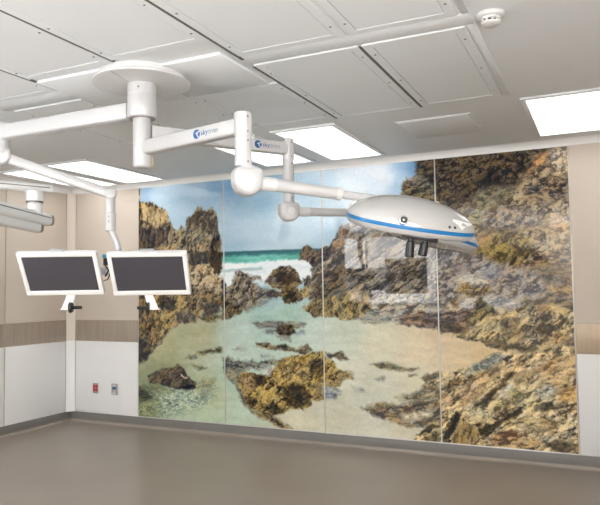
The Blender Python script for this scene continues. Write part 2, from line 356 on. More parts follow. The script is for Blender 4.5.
ROCKS=[
([(111.6,81.5),(177.9,81.8),(248.3,82.5),(248.1,92.4),(111.5,92.3)],'o',((42,104,110),),(6,0,6,0.6,0.4,8)),
([(111.6,86.1),(177.8,86.7),(248.2,87.2),(248,100.7),(111.4,99)],'o',((92,178,160),),(6,0,5,1.5,1.5,34)),
([(111.5,92.3),(140.1,94.3),(167.9,94),(195.9,92.8),(248.1,92.4),(247.3,135.9),(213.1,129.4),(152.4,135.3),(111.1,135)],'o',((226,232,230),),(8,0,6,1.5,2.0,22)),
([(116.7,102),(167.8,100),(167.8,102.2),(116.7,104.2)],'o',((160,190,188),),(6,0,6,1.5,1.5,20)),
([(158.9,117.9),(213.4,114.5),(247.5,125.6),(247.3,138),(139.6,141.8),(139.7,130.8)],'o',((165,190,192),),(8,0,5,4,3,22)),
([(0.1,-10.5),(3.2,6.8),(3.9,17.7),(16.6,18),(25.4,24),(35.6,25.3),(41.4,29.9),(44.3,37.1),(42.8,47.7),(39.8,64.1),(31.1,89.7),(16.4,134.4),(-4.4,134.3),(-4.4,-10.9)],'r',((52,40,30),(150,124,86),(200,176,128)),(12,80,2.2,1.2,3.0,1.0)),
([(-4.4,45.1),(9.1,49.5),(19.5,46.4),(28.3,52.9),(37,43.8),(42.8,43),(41.3,58.3),(31.2,67.3),(23.8,77.6),(15,84.5),(-4.4,83.8)],'r',((38,30,24),(66,53,42),(110,90,66)),(12,80,2.2,2.5,3.0,1.0)),
([(23.8,89.5),(28.2,77.8),(31.1,70.8),(38.4,61.7),(38.5,49.8),(45.7,40.8),(51.4,50.5),(57,53.2),(64.1,50),(68.3,53.8),(68.3,43.3),(76.7,35.6),(82.3,30.8),(87.8,28.2),(95.9,32.2),(105.3,31.2),(110.6,37.8),(111.8,53.8),(115.1,63),(116.9,78.9),(116.8,94.7),(108.8,101.2),(87.2,112.1),(16.4,116.6)],'r',((48,40,32),(120,106,80),(178,160,124)),(9,55,1.8,1.2,3.0,1.0)),
([(71.1,43.4),(82.2,32.5),(91.8,30.8),(93.2,36.7),(82.2,45.2),(73.8,56.4),(68.2,58.4)],'r',((40,34,28),(88,77,58),(140,124,94)),(9,60,2,1.2,3.0,1.0)),
([(95.8,46),(110.6,40.1),(111.8,53.8),(115.7,65.3),(115.6,78.9),(101,76),(105.1,62.5)],'r',((36,30,25),(84,72,56),(140,122,96)),(9,70,2,1.2,3.0,1.0)),
([(16.5,77.4),(31.1,72),(52.7,71.7),(59.7,79),(38.3,90),(16.5,89.3)],'r',((80,60,40),(165,132,88),(205,175,130)),(8,40,2,2,3.0,1.0)),
([(81.9,79.8),(95.5,82.6),(106.3,78.5),(118.2,81.2),(118,99.2),(112.7,108.1),(103.4,101.1),(92.7,94),(81.8,98.2),(73.6,91.1)],'r',((22,18,16),(46,38,32),(80,66,54)),(9,80,2,1.2,3.0,1.0)),
([(0.1,88.8),(73.6,91.1),(77.6,106.2),(80.2,130.3),(91.1,140.6),(89.6,155.3),(75.9,161.7),(56.5,162.4),(45.2,171.8),(35.2,183.6),(16.3,198),(-4.4,212.9),(-4.4,88.6)],'r',((48,38,26),(134,112,70),(190,162,104)),(9,35,1.7,1.2,3.0,1.0)),
([(73.5,107.2),(80.5,97),(91.4,91.6),(100.8,95.3),(110.1,103.5),(117.9,113.8),(121.7,126.2),(120.3,138.4),(113.7,141.8),(93.8,139.5),(81.6,131.4)],'r',((70,56,40),(170,145,108),(208,186,148)),(9,35,1.6,1.2,3.0,1.0)),
([(80.3,121.1),(100.6,125.9),(116.4,130.6),(119,139.5),(93.7,140.6),(81.6,132.6)],'r',((54,44,30),(128,108,72),(170,148,104)),(8,30,1.6,3,3.0,1.0)),
([(28.1,135.7),(39.6,132.2),(52.4,133.5),(55.2,143.9),(45.3,147.4),(33.8,143.9)],'r',((28,25,22),(46,42,38),(80,72,58)),(8,0,1.5,2,3.0,1.0)),
([(89.7,141.7),(100.5,138.3),(111.1,136.2),(113.6,148.5),(103,153),(92.3,154.2)],'r',((44,38,34),(66,59,54),(92,82,74)),(8,0,1.5,2,3.0,1.0)),
([(53.8,149.7),(67.7,148.5),(82.8,151.9),(81.4,161),(56.5,162.4)],'r',((60,54,46),(92,84,74),(125,114,98)),(8,80,1.5,2,3.0,1.0)),
([(0.1,134.3),(10.5,132),(22.2,141.5),(19.3,158),(30.9,169.7),(23.6,187.3),(0,193.8)],'r',((40,32,24),(98,80,50),(160,132,82)),(8,60,1.7,3,3.0,1.0)),
([(86.9,154.2),(103,151.9),(116.2,154.1),(107,158.6),(92.3,159.8)],'r',((46,40,26),(88,76,48),(140,118,74)),(7,0,2,2,3.0,1.0)),
([(-4.4,179.6),(13.4,184),(19.2,193.3),(13.3,205.2),(-4.4,212.9)],'r',((30,26,20),(58,50,38),(100,86,60)),(9,40,2,2,3.0,1.0)),
([(116.6,108.2),(123.1,121.7),(129.6,117.4),(133.5,111.9),(136.2,104.7),(140,103.7),(146.4,107.2),(159,108.6),(167.6,112),(167.6,114.7),(156.4,115.6),(162.6,120.1),(170,123.5),(161.2,131),(167.3,137.6),(157.3,144.1),(143.4,145.1),(139.5,152.8),(116.2,156.3)],'r',((52,45,38),(122,110,92),(172,158,134)),(9,45,1.6,1.2,3.0,1.0)),
([(116.4,137.3),(134.6,137.4),(142.2,142.9),(140.8,151.7),(127.9,155.7),(116.2,156.3)],'r',((34,28,20),(78,66,46),(140,118,78)),(7,30,1.6,2,3.0,1.0)),
([(139.6,145.1),(152.3,141.9),(167.3,138.7),(177.2,135.5),(167.2,143),(149.7,147.3)],'r',((80,78,72),(116,114,104),(150,150,140)),(7,0,4,3,3.0,1.0)),
([(157.5,126.6),(174.9,124.6),(191.8,127),(194.1,134.5),(177.2,135.5),(161.2,134.3)],'r',((62,55,48),(108,98,86),(150,138,120)),(7,30,1.8,1.2,3.0,1.0)),
([(172.6,113.8),(178.8,107.4),(182.5,103.1),(192.2,100.2),(203,99.9),(208.8,103.8),(212.3,109.2),(215.6,117.8),(210.9,123),(194.2,124.9),(181,123.6)],'r',((40,30,20),(112,92,60),(160,136,92)),(8,20,1.6,0.8,1.6,1.0)),
([(183.6,108.6),(194.5,106.7),(206.4,109.1),(211,115.6),(201.5,119.6),(187.1,118.3),(182.3,113.9)],'r',((22,16,12),(46,34,24),(74,56,38)),(8,20,1.6,2,3.0,1.0)),
([(190.6,125.9),(197.9,120.7),(208.5,122.9),(217.8,129.4),(217.7,136.8),(208.3,139.4),(194,138.8)],'r',((36,29,18),(84,70,42),(136,114,70)),(7,30,1.6,1,3.0,1.0)),
([(213.2,124.1),(220.2,121),(232.9,121.2),(237.4,126.5),(229.3,132.7),(217.7,132.6)],'r',((70,58,36),(150,128,82),(196,172,116)),(7,20,1.6,1,3.0,1.0)),
([(215.7,115.7),(221.6,111.5),(228.4,114.8),(229.5,121.1),(217.9,121)],'r',((52,46,44),(88,80,76),(120,110,104)),(7,40,1.6,1,3.0,1.0)),
([(171.3,114.8),(177.5,109.5),(183.6,111.8),(183.5,118.3),(172.5,117)],'r',((60,50,45),(98,84,74),(130,114,100)),(7,40,1.6,1,3.0,1.0)),
([(212.5,94.4),(214.4,84.9),(218.6,79.7),(223.3,78.3),(227.9,80.6),(232.4,85.5),(239.3,81.6),(248.4,80.9),(264.3,62),(273,68.6),(272.3,103.4),(242.2,110.9),(228.6,102.2),(224.1,95.8),(218.4,93.5)],'r',((42,34,30),(88,74,64),(130,112,96)),(8,55,1.8,0.8,1.6,1.0)),
([(250.6,80),(257.6,65.8),(265.5,57.9),(273.2,56.3),(270.7,74.7),(257.2,86.5)],'r',((58,42,32),(124,96,72),(170,138,108)),(8,55,2,1.2,3.0,1.0)),
([(227.5,102.2),(234.5,93),(248.2,88.2),(265.1,80.6),(273.2,56.3),(294.8,57.5),(323.9,59.2),(363.7,61.5),(369.1,146.2),(341.6,157.9),(316.5,154.1),(290.6,150.2),(258.1,152.4),(231.2,152.5),(224.6,135.8)],'r',((54,48,40),(112,102,89),(176,164,148)),(9,35,3.0,1.2,3.0,1.0)),  # slope greyed: pale window glare partly baked into the print colour
([(228.3,120.1),(243.3,109.9),(264.7,97.1),(265.3,125.8),(247.3,135.9),(231.5,137.9)],'r',((44,38,31),(92,80,64),(140,122,96)),(9,35,2.4,3,3.0,1.0)),
([(217.5,145.2),(226.9,136.8),(236.1,134.8),(258.5,131.9),(271.8,126.9),(284.7,128.1),(293.1,134.2),(295,144.2),(287.4,151.3),(270.1,156.9),(258.1,156.5),(252.6,153.4),(233.5,152.5)],'r',((48,40,24),(130,110,68),(188,164,108)),(8,60,1.6,1.2,3.0,1.0)),
([(269.6,127.9),(282.6,127),(292,134.2),(291.9,140.2),(280.2,138.1),(269.4,136.1)],'r',((130,112,86),(182,164,132),(212,198,170)),(8,60,2,2,3.0,1.0)),
([(293,136.2),(306.7,131.3),(327.4,126.6),(365.6,134.8),(367,151.9),(351.4,157.8),(333.5,161.8),(317.4,162),(309.3,156.1),(296.9,152.2)],'r',((82,74,64),(150,140,124),(196,186,168)),(9,15,2,1.2,3.0,1.0)),
([(275.6,154.3),(294.8,150.2),(309.3,153.2),(313.4,157.1),(296.7,159.2),(281.9,159.3)],'r',((96,94,84),(132,130,114),(165,162,142)),(7,0,4,2,3.0,1.0)),
([(319.6,152.1),(346.7,148.2),(361.3,148.1),(389.8,144.3),(417,148.1),(416.6,159.1),(398.4,166.7),(379.8,169.8),(360.9,165.3),(336.5,162.8),(323.5,160)],'r',((58,46,38),(112,92,76),(160,136,112)),(9,5,2.2,1.2,3.0,1.0)),
([(361,159.6),(378.2,159.5),(381.7,166),(370.4,168.1),(360.8,167.3)],'r',((40,33,26),(74,62,48),(110,94,70)),(7,0,2,1.5,3.0,1.0)),
([(325.6,33.3),(328.3,26.5),(328.9,21.6),(333.1,16.9),(341.2,15.6),(343.6,-1),(345.9,-10.8),(486.4,-6.8),(481.3,137.4),(361.7,136.6),(353.2,88.2),(320,51.9)],'r',((40,33,26),(98,84,66),(150,132,104)),(7,30,1.4,1.2,3.0,1.3)),
([(341.7,-6.2),(486.4,-6.8),(463.5,3.5),(453.1,6.1),(444,20),(433.1,32.1),(418.6,36.5),(405.8,39.3),(392.8,42.2),(375.6,46.7),(359.4,39.8),(343.1,18.8)],'r',((30,25,20),(74,61,48),(122,104,80)),(6,20,1.4,4,3.0,1.3)),
([(325.6,33.3),(328.9,21.6),(337.2,16.3),(350.1,19.4),(360.6,32),(364.2,44),(344.5,44.6),(324.4,37.2)],'r',((44,37,28),(96,84,62),(150,132,98)),(6,10,2.4,2,3.0,1.3)),
([(463.5,1.7),(481.4,-5.5),(484.4,48.8),(482.1,137.4),(443.6,137.2),(418.2,109.3),(391.1,101),(369,79.2),(373.4,60.1),(398.2,48.3),(420.4,38.5),(436.5,34.2),(445.7,22)],'r',((64,50,36),(140,118,88),(196,172,134)),(7,20,1.5,5,3.0,1.3)),
([(443.5,36.6),(460.1,27),(481.2,23.4),(484.3,53.2),(472.1,46.1),(455,51.2),(444.9,45.9)],'r',((40,31,24),(120,98,74),(170,144,110)),(6,-10,1.6,4,3.0,1.3)),
([(447.7,14.8),(453.1,6.1),(461.8,3.3),(466,4.7),(462.4,10.7),(454.5,17.3),(445.6,23.9)],'r',((120,76,40),(190,132,72),(220,168,104)),(7,45,2.4,2,3.0,1.3)),
([(465.2,1.8),(480.4,0.7),(482.9,23.5),(471.1,27.9),(462.9,19.9)],'r',((96,76,54),(172,146,108),(216,194,158)),(6,30,1.4,4,3.0,1.3)),
([(400.8,23.7),(406.5,18),(413.8,16.3),(420.1,19.7),(426,29.6),(420.6,32.9),(411.6,28.4),(406.1,29.9)],'r',((20,16,14),(38,31,28),(62,52,44)),(9,30,2,2,3.0,1.3)),
([(375.9,37.1),(391.3,29.6),(400.8,20.9),(408.3,17.7),(406.3,22.3),(393.1,32.6),(379.6,41.2)],'r',((30,25,20),(58,47,38),(94,80,62)),(7,35,3,2,3.0,1.3)),
([(371.3,63.8),(392.6,49.8),(411.1,47.3),(420,49.8),(414.2,62.5),(391.8,76.4),(374.8,75.6)],'r',((86,76,54),(142,128,96),(180,166,132)),(7,10,1.6,5,3.0,1.3)),
([(396.6,38.6),(417,30.8),(433,35.8),(420.2,46),(401.9,48.5)],'r',((72,68,48),(118,112,82),(160,150,112)),(6,10,1.6,4,3.0,1.3)),
([(401.5,59.9),(424.5,49.1),(446.3,57.1),(454.4,70.3),(428.2,74.5),(408.5,73.4)],'r',((76,64,54),(142,124,104),(184,164,140)),(6,25,1.6,5,3.0,1.3)),
([(458.8,66.9),(471.6,60.5),(484.6,66.7),(484,84.4),(467.6,80.1)],'r',((96,72,44),(172,138,94),(208,178,132)),(6,15,1.6,4,3.0,1.3)),
([(389.6,85.8),(406.6,73.4),(428.2,74.5),(445.4,82.7),(450.2,93.8),(436.1,102.4),(418.4,103.7),(402.3,95.7)],'r',((70,56,30),(134,114,66),(186,160,92)),(7,40,1.8,4,3.0,1.3)),
([(401,76.8),(404.8,73.3),(412,77.4),(406.2,86.5),(397,88)],'r',((100,70,44),(168,124,84),(196,160,116)),(6,20,1.8,3,3.0,1.3)),
([(353.2,90.1),(374.5,87.1),(391.3,91.6),(407.6,101.5),(428.9,106.8),(444.5,110),(483.4,123.3),(482.9,137.4),(452,142.6),(434.6,148),(399.1,140.6),(351.8,142.4)],'r',((82,74,68),(138,127,116),(180,168,154)),(8,30,1.7,3,3.0,1.3)),
([(444.6,106.3),(461.6,108.6),(483.9,109.2),(483.4,123.3),(466.1,123.1),(449.4,117.3)],'r',((70,58,46),(110,94,76),(150,130,106)),(7,0,3,3,3.0,1.3)),
([(450.8,102.9),(470.4,94.6),(484.3,98.6),(483.9,109.2),(461.6,107.7)],'r',((62,50,38),(122,102,78),(170,146,112)),(6,0,2,3,3.0,1.3)),
([(425.4,107.6),(428.2,102.2),(432.7,97.7),(433.5,100.5),(429,105.9)],'r',((20,16,12),(34,28,22),(60,50,40)),(8,45,3,0.8,1,1.3)),
([(439.6,100.7),(443.3,95.3),(445,95.4),(442.2,100.8)],'r',((20,16,12),(34,28,22),(60,50,40)),(8,45,3,0.8,1,1.3)),
([(375.6,115.8),(387,112.3),(400,110.7),(408.1,113.7),(407,121.1),(392.3,121.8),(379.2,121.6)],'r',((150,140,122),(188,178,158),(212,204,186)),(8,10,3,1.5,3.0,1.3)),
([(375,104.3),(383.5,102.7),(390.9,106.7),(388.9,113.2),(376.6,113.9)],'r',((92,86,92),(122,114,118),(150,142,142)),(8,10,2,3,3.0,1.3)),
([(405.4,112.7),(418.2,107.4),(423.5,109.4),(414.4,116.6),(407.1,118.3)],'r',((92,88,98),(126,120,128),(150,144,148)),(8,10,2,3,3.0,1.3)),
([(379.1,125.4),(383,121.6),(394.1,122.8),(405.1,125.8),(412.2,129.6),(403,133.2),(386.4,134),(379.9,131.1)],'r',((74,58,34),(140,118,78),(186,160,110)),(6,20,1.8,1.5,3.0,1.3)),
([(373.1,138.6),(378.9,133),(382.6,136.8),(378.6,142.4),(373,143.4)],'r',((84,60,36),(146,112,70),(180,146,100)),(6,20,1.8,2,3.0,1.3)),
([(380.6,138.7),(390.1,135),(417.4,133.3),(436.8,135.3),(436.5,141.7),(424.2,144.4),(408.2,141.6),(384.1,147.2)],'r',((126,120,112),(176,170,162),(206,202,196)),(7,15,2,2,3.0,1.3)),
([(387.6,155.6),(395.3,144.4),(402.8,140.6),(410,142.5),(415.2,148.1),(411.4,155.5),(402.2,161.1),(389.3,162.2)],'r',((50,42,26),(112,98,60),(160,142,92)),(7,30,1.7,2,3.0,1.3)),
([(456.8,124.7),(483.4,123.3),(483.1,132.2),(464.9,133.7)],'r',((108,78,50),(160,130,90),(190,164,120)),(6,5,2.5,2,3.0,1.3)),
([(436.7,137.1),(456.5,135.5),(482.9,135.7),(482.5,148),(460.3,146.2),(441.5,149.8)],'r',((70,60,46),(116,102,80),(154,138,112)),(7,10,2.5,2,3.0,1.3)),
([(368.4,170.9),(381.7,166),(396.8,158.4),(404.2,153.7),(416.9,151.8),(425.9,146.2),(441.7,142.6),(456.2,141.7),(482.5,148),(483,178.6),(467.3,183.4),(446.3,184.9),(420.4,181.9),(402.5,179.6),(396.2,177),(381.5,173.5)],'r',((56,46,30),(154,132,92),(222,200,150)),(8,40,2.2,1.2,3.0,1.0)),
([(372.2,170.9),(385.5,165),(402.4,154.6),(421.4,149),(415,155.4),(400.3,163.9),(385.3,170.7)],'r',((140,118,80),(190,164,116),(214,192,146)),(7,30,2.5,1.5,3.0,1.0)),
([(448.4,148),(456.2,142.6),(468.8,142.7),(473.5,148),(460.2,148)],'r',((150,116,66),(194,160,100),(214,186,130)),(6,0,2.5,2,3.0,1.0)),
([(447,164.2),(453.2,157),(456,149.8),(460.1,151.6),(455.6,160.5),(459.6,167.6),(451.1,169.5)],'r',((34,28,20),(58,48,34),(96,80,54)),(7,60,2,2,3.0,1.0)),
([(396.2,176.1),(411.7,173.9),(433.6,178),(449,182.1),(446.3,185.8),(415.9,182.1)],'r',((50,42,28),(92,78,52),(130,112,78)),(7,10,2.5,2,3.0,1.0)),
([(420.8,169.1),(429.8,162.6),(439.2,166.1),(437.2,175.2),(424.9,177.3)],'r',((96,78,50),(162,136,92),(200,174,124)),(7,30,1.7,3,3.0,1.0)),
([(326.7,276),(333.8,267.8),(342.8,261.3),(350.8,255.1),(339,257.8),(317.1,257.5),(309.1,252.3),(323.5,243.6),(335.8,229.4),(343.9,219.4),(353.8,213.2),(367.4,206.9),(380.7,202.6),(391.9,199.4),(401.3,191.7),(412.2,185.8),(426.4,186.3),(446.3,185.8),(467.5,179.9),(484.1,172.5),(481.8,278.1),(348.1,281.7)],'r',((60,47,28),(184,157,108),(240,220,172)),(7,36,2.4,1.2,3.0,1.0)),
([(401.2,194.4),(414,186.7),(420.1,190.2),(410.9,199.6),(397.2,203.8),(380.6,207.3),(388.2,200.5)],'r',((96,92,74),(152,148,124),(190,190,172)),(6,20,2,2,3.0,1.0)),
([(441.5,202),(454.5,192.6),(467.2,186.9),(482.1,183),(481.6,195.2),(463.4,201.2),(449.7,208.8)],'r',((110,80,48),(186,148,96),(214,184,134)),(8,30,3,2,3.0,1.0)),
([(467.5,177.2),(477.7,168.2),(482.7,165.5),(482.2,179.5)],'r',((70,56,40),(120,100,72),(160,138,104)),(7,45,2,1.5,3.0,1.0)),
([(394.6,231.6),(403.9,223.7),(415,212.2),(424.1,204.6),(427.6,204.4),(420.2,213.8),(411.1,223.4),(401.8,234.9),(392.6,239.1)],'r',((34,27,16),(64,52,32),(110,90,56)),(7,45,3,1.5,3.0,1.0)),
([(409.2,225.3),(418.4,215.7),(425.6,211.7),(426.3,217.1),(418,228.4),(412.6,230.5)],'r',((150,132,104),(200,184,154),(232,222,202)),(6,50,2,2,3.0,1.0)),
([(441.2,236.9),(449,231),(457.5,227.9),(462.4,229.3),(462.2,234.6),(453,237.9)],'r',((46,40,26),(86,76,56),(120,106,80)),(8,10,2,1,3.0,1.0)),
([(418.4,242.9),(428.3,235),(435.3,233.7),(434.3,238.2),(426.3,243.2),(421,246.3)],'r',((32,27,16),(52,44,28),(90,76,48)),(7,20,2,1,3.0,1.0)),
([(395.7,257.3),(401.2,253.2),(413.9,246.8),(424.7,238.8),(426.4,241.4),(413.7,252.2),(402.7,262.2),(397.3,264.4)],'r',((36,29,17),(66,54,32),(110,92,56)),(7,35,3,1,3.0,1.0)),
([(360,269.4),(365,257.7),(371,247),(374.9,242.1),(378.5,245.6),(375.5,253.2),(371.5,262.8),(365.7,268.9)],'r',((26,22,14),(44,38,26),(66,58,38)),(9,60,2,1,3.0,1.0)),
([(392,257.5),(398.4,257),(404.8,254.7),(402.8,260.3),(397.3,263.5)],'r',((26,22,14),(42,36,22),(66,58,36)),(8,20,2,1,3.0,1.0)),
([(369.4,271.4),(374.5,257),(379.4,249.2),(384.8,252.6),(393.7,261.1),(395.4,266.4),(386,273.6)],'r',((76,60,34),(136,110,66),(172,144,92)),(8,75,2,1,3.0,1.0)),
([(452.8,266.9),(461.3,260.9),(472.8,261.7),(479,268),(464.2,273.7)],'r',((36,29,18),(78,64,42),(130,108,70)),(7,10,2,2,3.0,1.0)),
([(438.1,252.2),(448.5,246.1),(461.8,246.9),(458.3,252.4),(444.8,256.1)],'r',((70,58,40),(116,100,74),(150,132,100)),(7,10,2,2,3.0,1.0)),
([(464.5,216.9),(472.8,214.8),(480.9,216.1),(480.5,226.5),(467.5,225.5)],'r',((130,96,54),(194,152,92),(220,184,124)),(7,10,2,2,3.0,1.0)),
([(420,221.1),(432.4,216.8),(437.3,225.5),(425,229.8)],'r',((100,92,52),(164,152,96),(200,188,132)),(7,20,1.7,2,3.0,1.0)),
([(378,230.7),(387.6,220.9),(398.7,214.8),(402.2,220.2),(390.9,231.8),(381.5,238)],'r',((110,82,52),(180,144,96),(210,178,130)),(7,35,2,3,3.0,1.0)),
([(342.6,270.8),(350.5,264.5),(359.3,258.2),(358.9,273.2),(346.4,273.4)],'r',((60,52,30),(116,102,62),(156,140,92)),(7,40,2,1.5,3.0,1.0)),
([(336.8,265.6),(346.8,259.1),(360.4,253.4),(358.4,257.3),(348.6,262.8),(340.7,267.2)],'r',((26,22,14),(48,42,28),(76,66,44)),(7,25,3,1,3.0,1.0)),
([(315.7,231.4),(329.9,227.8),(344.9,221.2),(361.4,218.5),(360.9,233.6),(339.5,236.8),(323.7,235.8)],'r',((84,74,54),(136,122,94),(180,166,132)),(7,5,2.6,2.5,3.0,1.0)),
([(280.1,244.4),(292.8,239.6),(305.3,237.9),(317.5,241),(331.6,237.3),(360,233.7),(359.5,250.7),(346.8,258.2),(329.1,259.5),(313.1,256.9),(298.8,253),(290.5,249.6)],'r',((60,50,36),(116,99,72),(172,150,112)),(7,10,2.6,2,3.0,1.0)),
([(323.3,249.4),(343.3,244.2),(355,241.5),(349,249.5),(331.2,254.6),(321.2,255.3)],'r',((150,132,100),(196,180,146),(218,206,178)),(6,20,2,2,3.0,1.0)),
([(340.2,211.9),(348.1,207.7),(361.7,205.2),(363.5,210.8),(351.8,215.2),(345.9,219.3)],'r',((70,62,42),(106,96,70),(146,134,102)),(7,5,2.6,1.5,3.0,1.0)),
([(288.4,201.2),(297.9,199.9),(308.3,198.6),(318.5,201.1),(330.5,202.6),(339.4,202.3),(332.4,205.5),(316.3,206.1),(299.9,203.8)],'r',((66,60,42),(104,96,70),(150,140,108)),(6,0,3,1.2,1.5,1.0)),
([(295.5,214.8),(304.9,213.4),(305.8,215.3),(296.5,216.8)],'r',((110,112,104),(140,142,130),(170,170,156)),(6,0,3,2,3.0,1.0)),
([(328.4,208.5),(336.3,209.2),(337.2,211),(328.3,211.4)],'r',((80,74,54),(116,108,82),(150,140,110)),(6,0,3,1,3.0,1.0)),
([(154.6,161),(167,159.2),(200.9,159),(220.7,160.9),(217.2,165.1),(193.7,165.4),(162,165.8)],'r',((86,82,74),(126,122,112),(160,158,144)),(6,0,4,1.5,2,1.0)),
([(169.4,168.9),(184,166.6),(186.4,171.9),(174.2,173.2)],'r',((88,98,106),(120,132,138),(160,170,170)),(6,0,4,2,3.0,1.0)),
([(203.1,169.5),(218.3,168.3),(219.4,171.4),(205.4,173.7)],'r',((88,98,106),(120,132,138),(160,170,170)),(6,0,4,2,3.0,1.0)),
([(182.8,168.7),(187.7,163.3),(196.1,161.7),(205.5,164.2),(207.8,170.5),(201.8,174.8),(188.7,174)],'r',((36,28,20),(74,60,46),(116,96,74)),(6,20,1.6,1,1.5,1.0)),
([(183.9,175.1),(203,174.8),(202.9,179),(193.4,179.2)],'r',((90,84,76),(124,118,106),(150,146,132)),(6,0,3,2,3.0,1.0)),
([(159.3,182.1),(171.7,181.8),(182.6,184.8),(194.6,183.4),(207.5,187.3),(221.5,182.8),(226,187.9),(219,194.3),(207.5,190.5),(193.3,189.8),(176.5,188.1),(161.8,186.3)],'r',((56,48,34),(112,98,70),(162,144,106)),(6,10,2.4,1.2,2,1.0)),
([(128.9,188.2),(146.7,187.8),(148,189.9),(131.4,190.4)],'r',((100,106,96),(140,146,134),(170,176,160)),(6,0,3,2,3.0,1.0)),
([(166.6,193.7),(181.2,196.5),(181.2,198.7),(166.5,198.1)],'r',((96,104,108),(128,138,138),(160,170,164)),(6,0,3,2,3.0,1.0)),
([(117.1,197.4),(133.9,201.3),(166.5,202.4),(188.3,201.6),(195.6,197.1),(183.5,206),(151.5,211.5),(136.3,218.7),(131.1,227.6),(120.9,217.1)],'r',((56,56,52),(100,100,90),(150,150,134)),(6,0,3,2,3.0,1.0)),
([(168.8,213),(173.8,208.5),(185.8,209.1),(183.3,216.7),(171.2,219.3)],'r',((130,126,120),(182,176,164),(212,206,194)),(6,20,1.8,2,3.0,1.0)),
([(136.3,218.7),(143.9,215.1),(161.4,215.4),(176.1,217),(184.7,206),(188.4,199.5),(200.3,195.9),(214.4,194.5),(226,190),(237.4,189.7),(246.2,195.6),(254.9,205.5),(261.3,213.3),(256.8,221.6),(241,236.7),(227.4,241.6),(220.4,249.2),(199.5,250.5),(192.3,257.3),(177.9,259.3),(160.9,255.1),(146.1,248.5),(141.1,238),(136.2,227.4)],'r',((44,34,18),(144,116,58),(204,174,98)),(7,40,1.7,1.2,3.0,1.0)),
([(188.3,204.8),(202.7,196.9),(218.9,200.6),(225.6,210.7),(213.9,223.7),(197.5,226.6),(183.3,220.9)],'r',((92,70,32),(170,140,76),(214,186,116)),(6,40,1.7,3,3.0,1.0)),
([(138.8,220.7),(151.4,218),(158.8,226.3),(151.2,235.3),(143.7,231.4)],'r',((64,48,34),(132,104,70),(186,156,114)),(6,50,1.7,2,3.0,1.0)),
([(153.9,217.9),(166.3,215.2),(171.1,223.6),(158.7,230.6)],'r',((22,17,12),(46,36,24),(90,72,44)),(6,40,1.6,2,3.0,1.0)),
([(195.1,228.8),(204.6,224.1),(216.2,225.6),(225.2,233.4),(222.8,245.9),(206.5,250.1),(196,245.5),(191.4,237.4)],'r',((26,21,13),(54,45,28),(104,86,50)),(6,30,1.7,2,3.0,1.0)),
([(168.3,249.3),(180.5,246.5),(194.8,249.8),(189.9,256.4),(175.5,258.4)],'r',((26,21,13),(56,46,28),(104,86,50)),(6,30,1.7,2,3.0,1.0)),
([(141.1,240.2),(153.7,239.5),(161,247.6),(153.5,252.4),(144.8,248.6)],'r',((34,27,18),(72,57,36),(120,98,60)),(6,30,1.7,2,3.0,1.0)),
([(223.5,200.4),(235,195.9),(241.6,203.9),(236.9,214.4),(225.6,212.8)],'r',((34,27,16),(70,57,34),(116,98,58)),(6,30,1.7,2,3.0,1.0)),
([(225.4,225.2),(239.1,218.4),(256.8,221.6),(245.5,234.4),(232,239.2)],'r',((64,52,30),(134,112,68),(186,162,108)),(6,30,1.7,1.5,3.0,1.0)),
([(241.9,189.5),(250.8,190.3),(261.8,191),(268.2,195.9),(257.3,197.3),(246.2,195.6)],'r',((70,60,42),(118,104,76),(160,146,112)),(6,0,2.6,1.5,3.0,1.0)),
([(257,209.4),(265.8,209.1),(274.3,214.8),(265.6,218.2),(254.7,218.7)],'r',((60,50,34),(112,96,66),(160,142,104)),(6,10,2.4,1.5,3.0,1.0)),
([(238.9,226.6),(250.1,225),(256.7,227.7),(254.3,235.9),(241,238.7)],'r',((86,90,90),(136,138,132),(186,184,170)),(6,10,2.4,2,3.0,1.0)),
([(229.8,231.1),(237.8,226.6),(238.8,236.8),(234.2,241.1),(227.4,239.5)],'r',((60,48,28),(122,98,58),(170,142,92)),(6,10,2.4,1.5,3.0,1.0)),
([(269.8,223),(280.5,224.5),(286.8,230.1),(274,228.8)],'r',((120,124,118),(156,158,148),(180,180,166)),(6,10,2.4,2,3.0,1.0)),
([(151,253.6),(165.8,255.9),(182.7,260),(194.5,266.5),(202.7,273.2),(189.7,273.2),(175.4,265.8),(160.8,260.5)],'r',((52,43,28),(108,92,62),(160,140,100)),(6,-35,2.6,1.5,3.0,1.0)),
([(133.6,227.5),(141.2,233.7),(146.1,248.5),(158.4,256.4),(151,254.7),(138.5,246.8)],'r',((66,70,58),(110,112,96),(150,150,130)),(6,-60,2.6,1.8,3.0,1.0)),
([(222.1,147.3),(229.1,142.1),(238.3,139),(239.2,152.5),(228.9,153.5)],'r',((44,36,26),(94,80,60),(140,122,92)),(6,30,1.7,1,3.0,1.0)),
([(-4.4,238.8),(13.3,234.4),(27.8,237.2),(42.1,245.7),(30.7,250.9),(16.2,254.1),(-4.4,257.7)],'r',((40,42,28),(76,78,54),(110,114,82)),(7,0,2.4,2.5,3.0,1.0)),
([(16.2,244.8),(44.9,238.6),(80.9,237.9),(102.4,229),(107.6,235.4),(94.3,249.5),(72.6,259.8),(30.6,269.4),(10.3,263.8),(30.6,255.5)],'r',((92,104,84),(146,160,134),(192,206,182)),(4,0,1.5,8,3.0,1.0)),
([(-4.4,257.7),(16.2,255.3),(30.6,264.8),(19.1,274.8),(-4.4,274.1)],'r',((92,98,66),(128,136,96),(160,168,126)),(5,0,1.5,6,3.0,1.0)),
([(86.4,223),(107.8,222.1),(107.6,237.6),(94.3,240.5),(83.6,234.4)],'r',((110,112,80),(146,148,112),(172,172,136)),(4,0,1.5,6,3.0,1.0)),
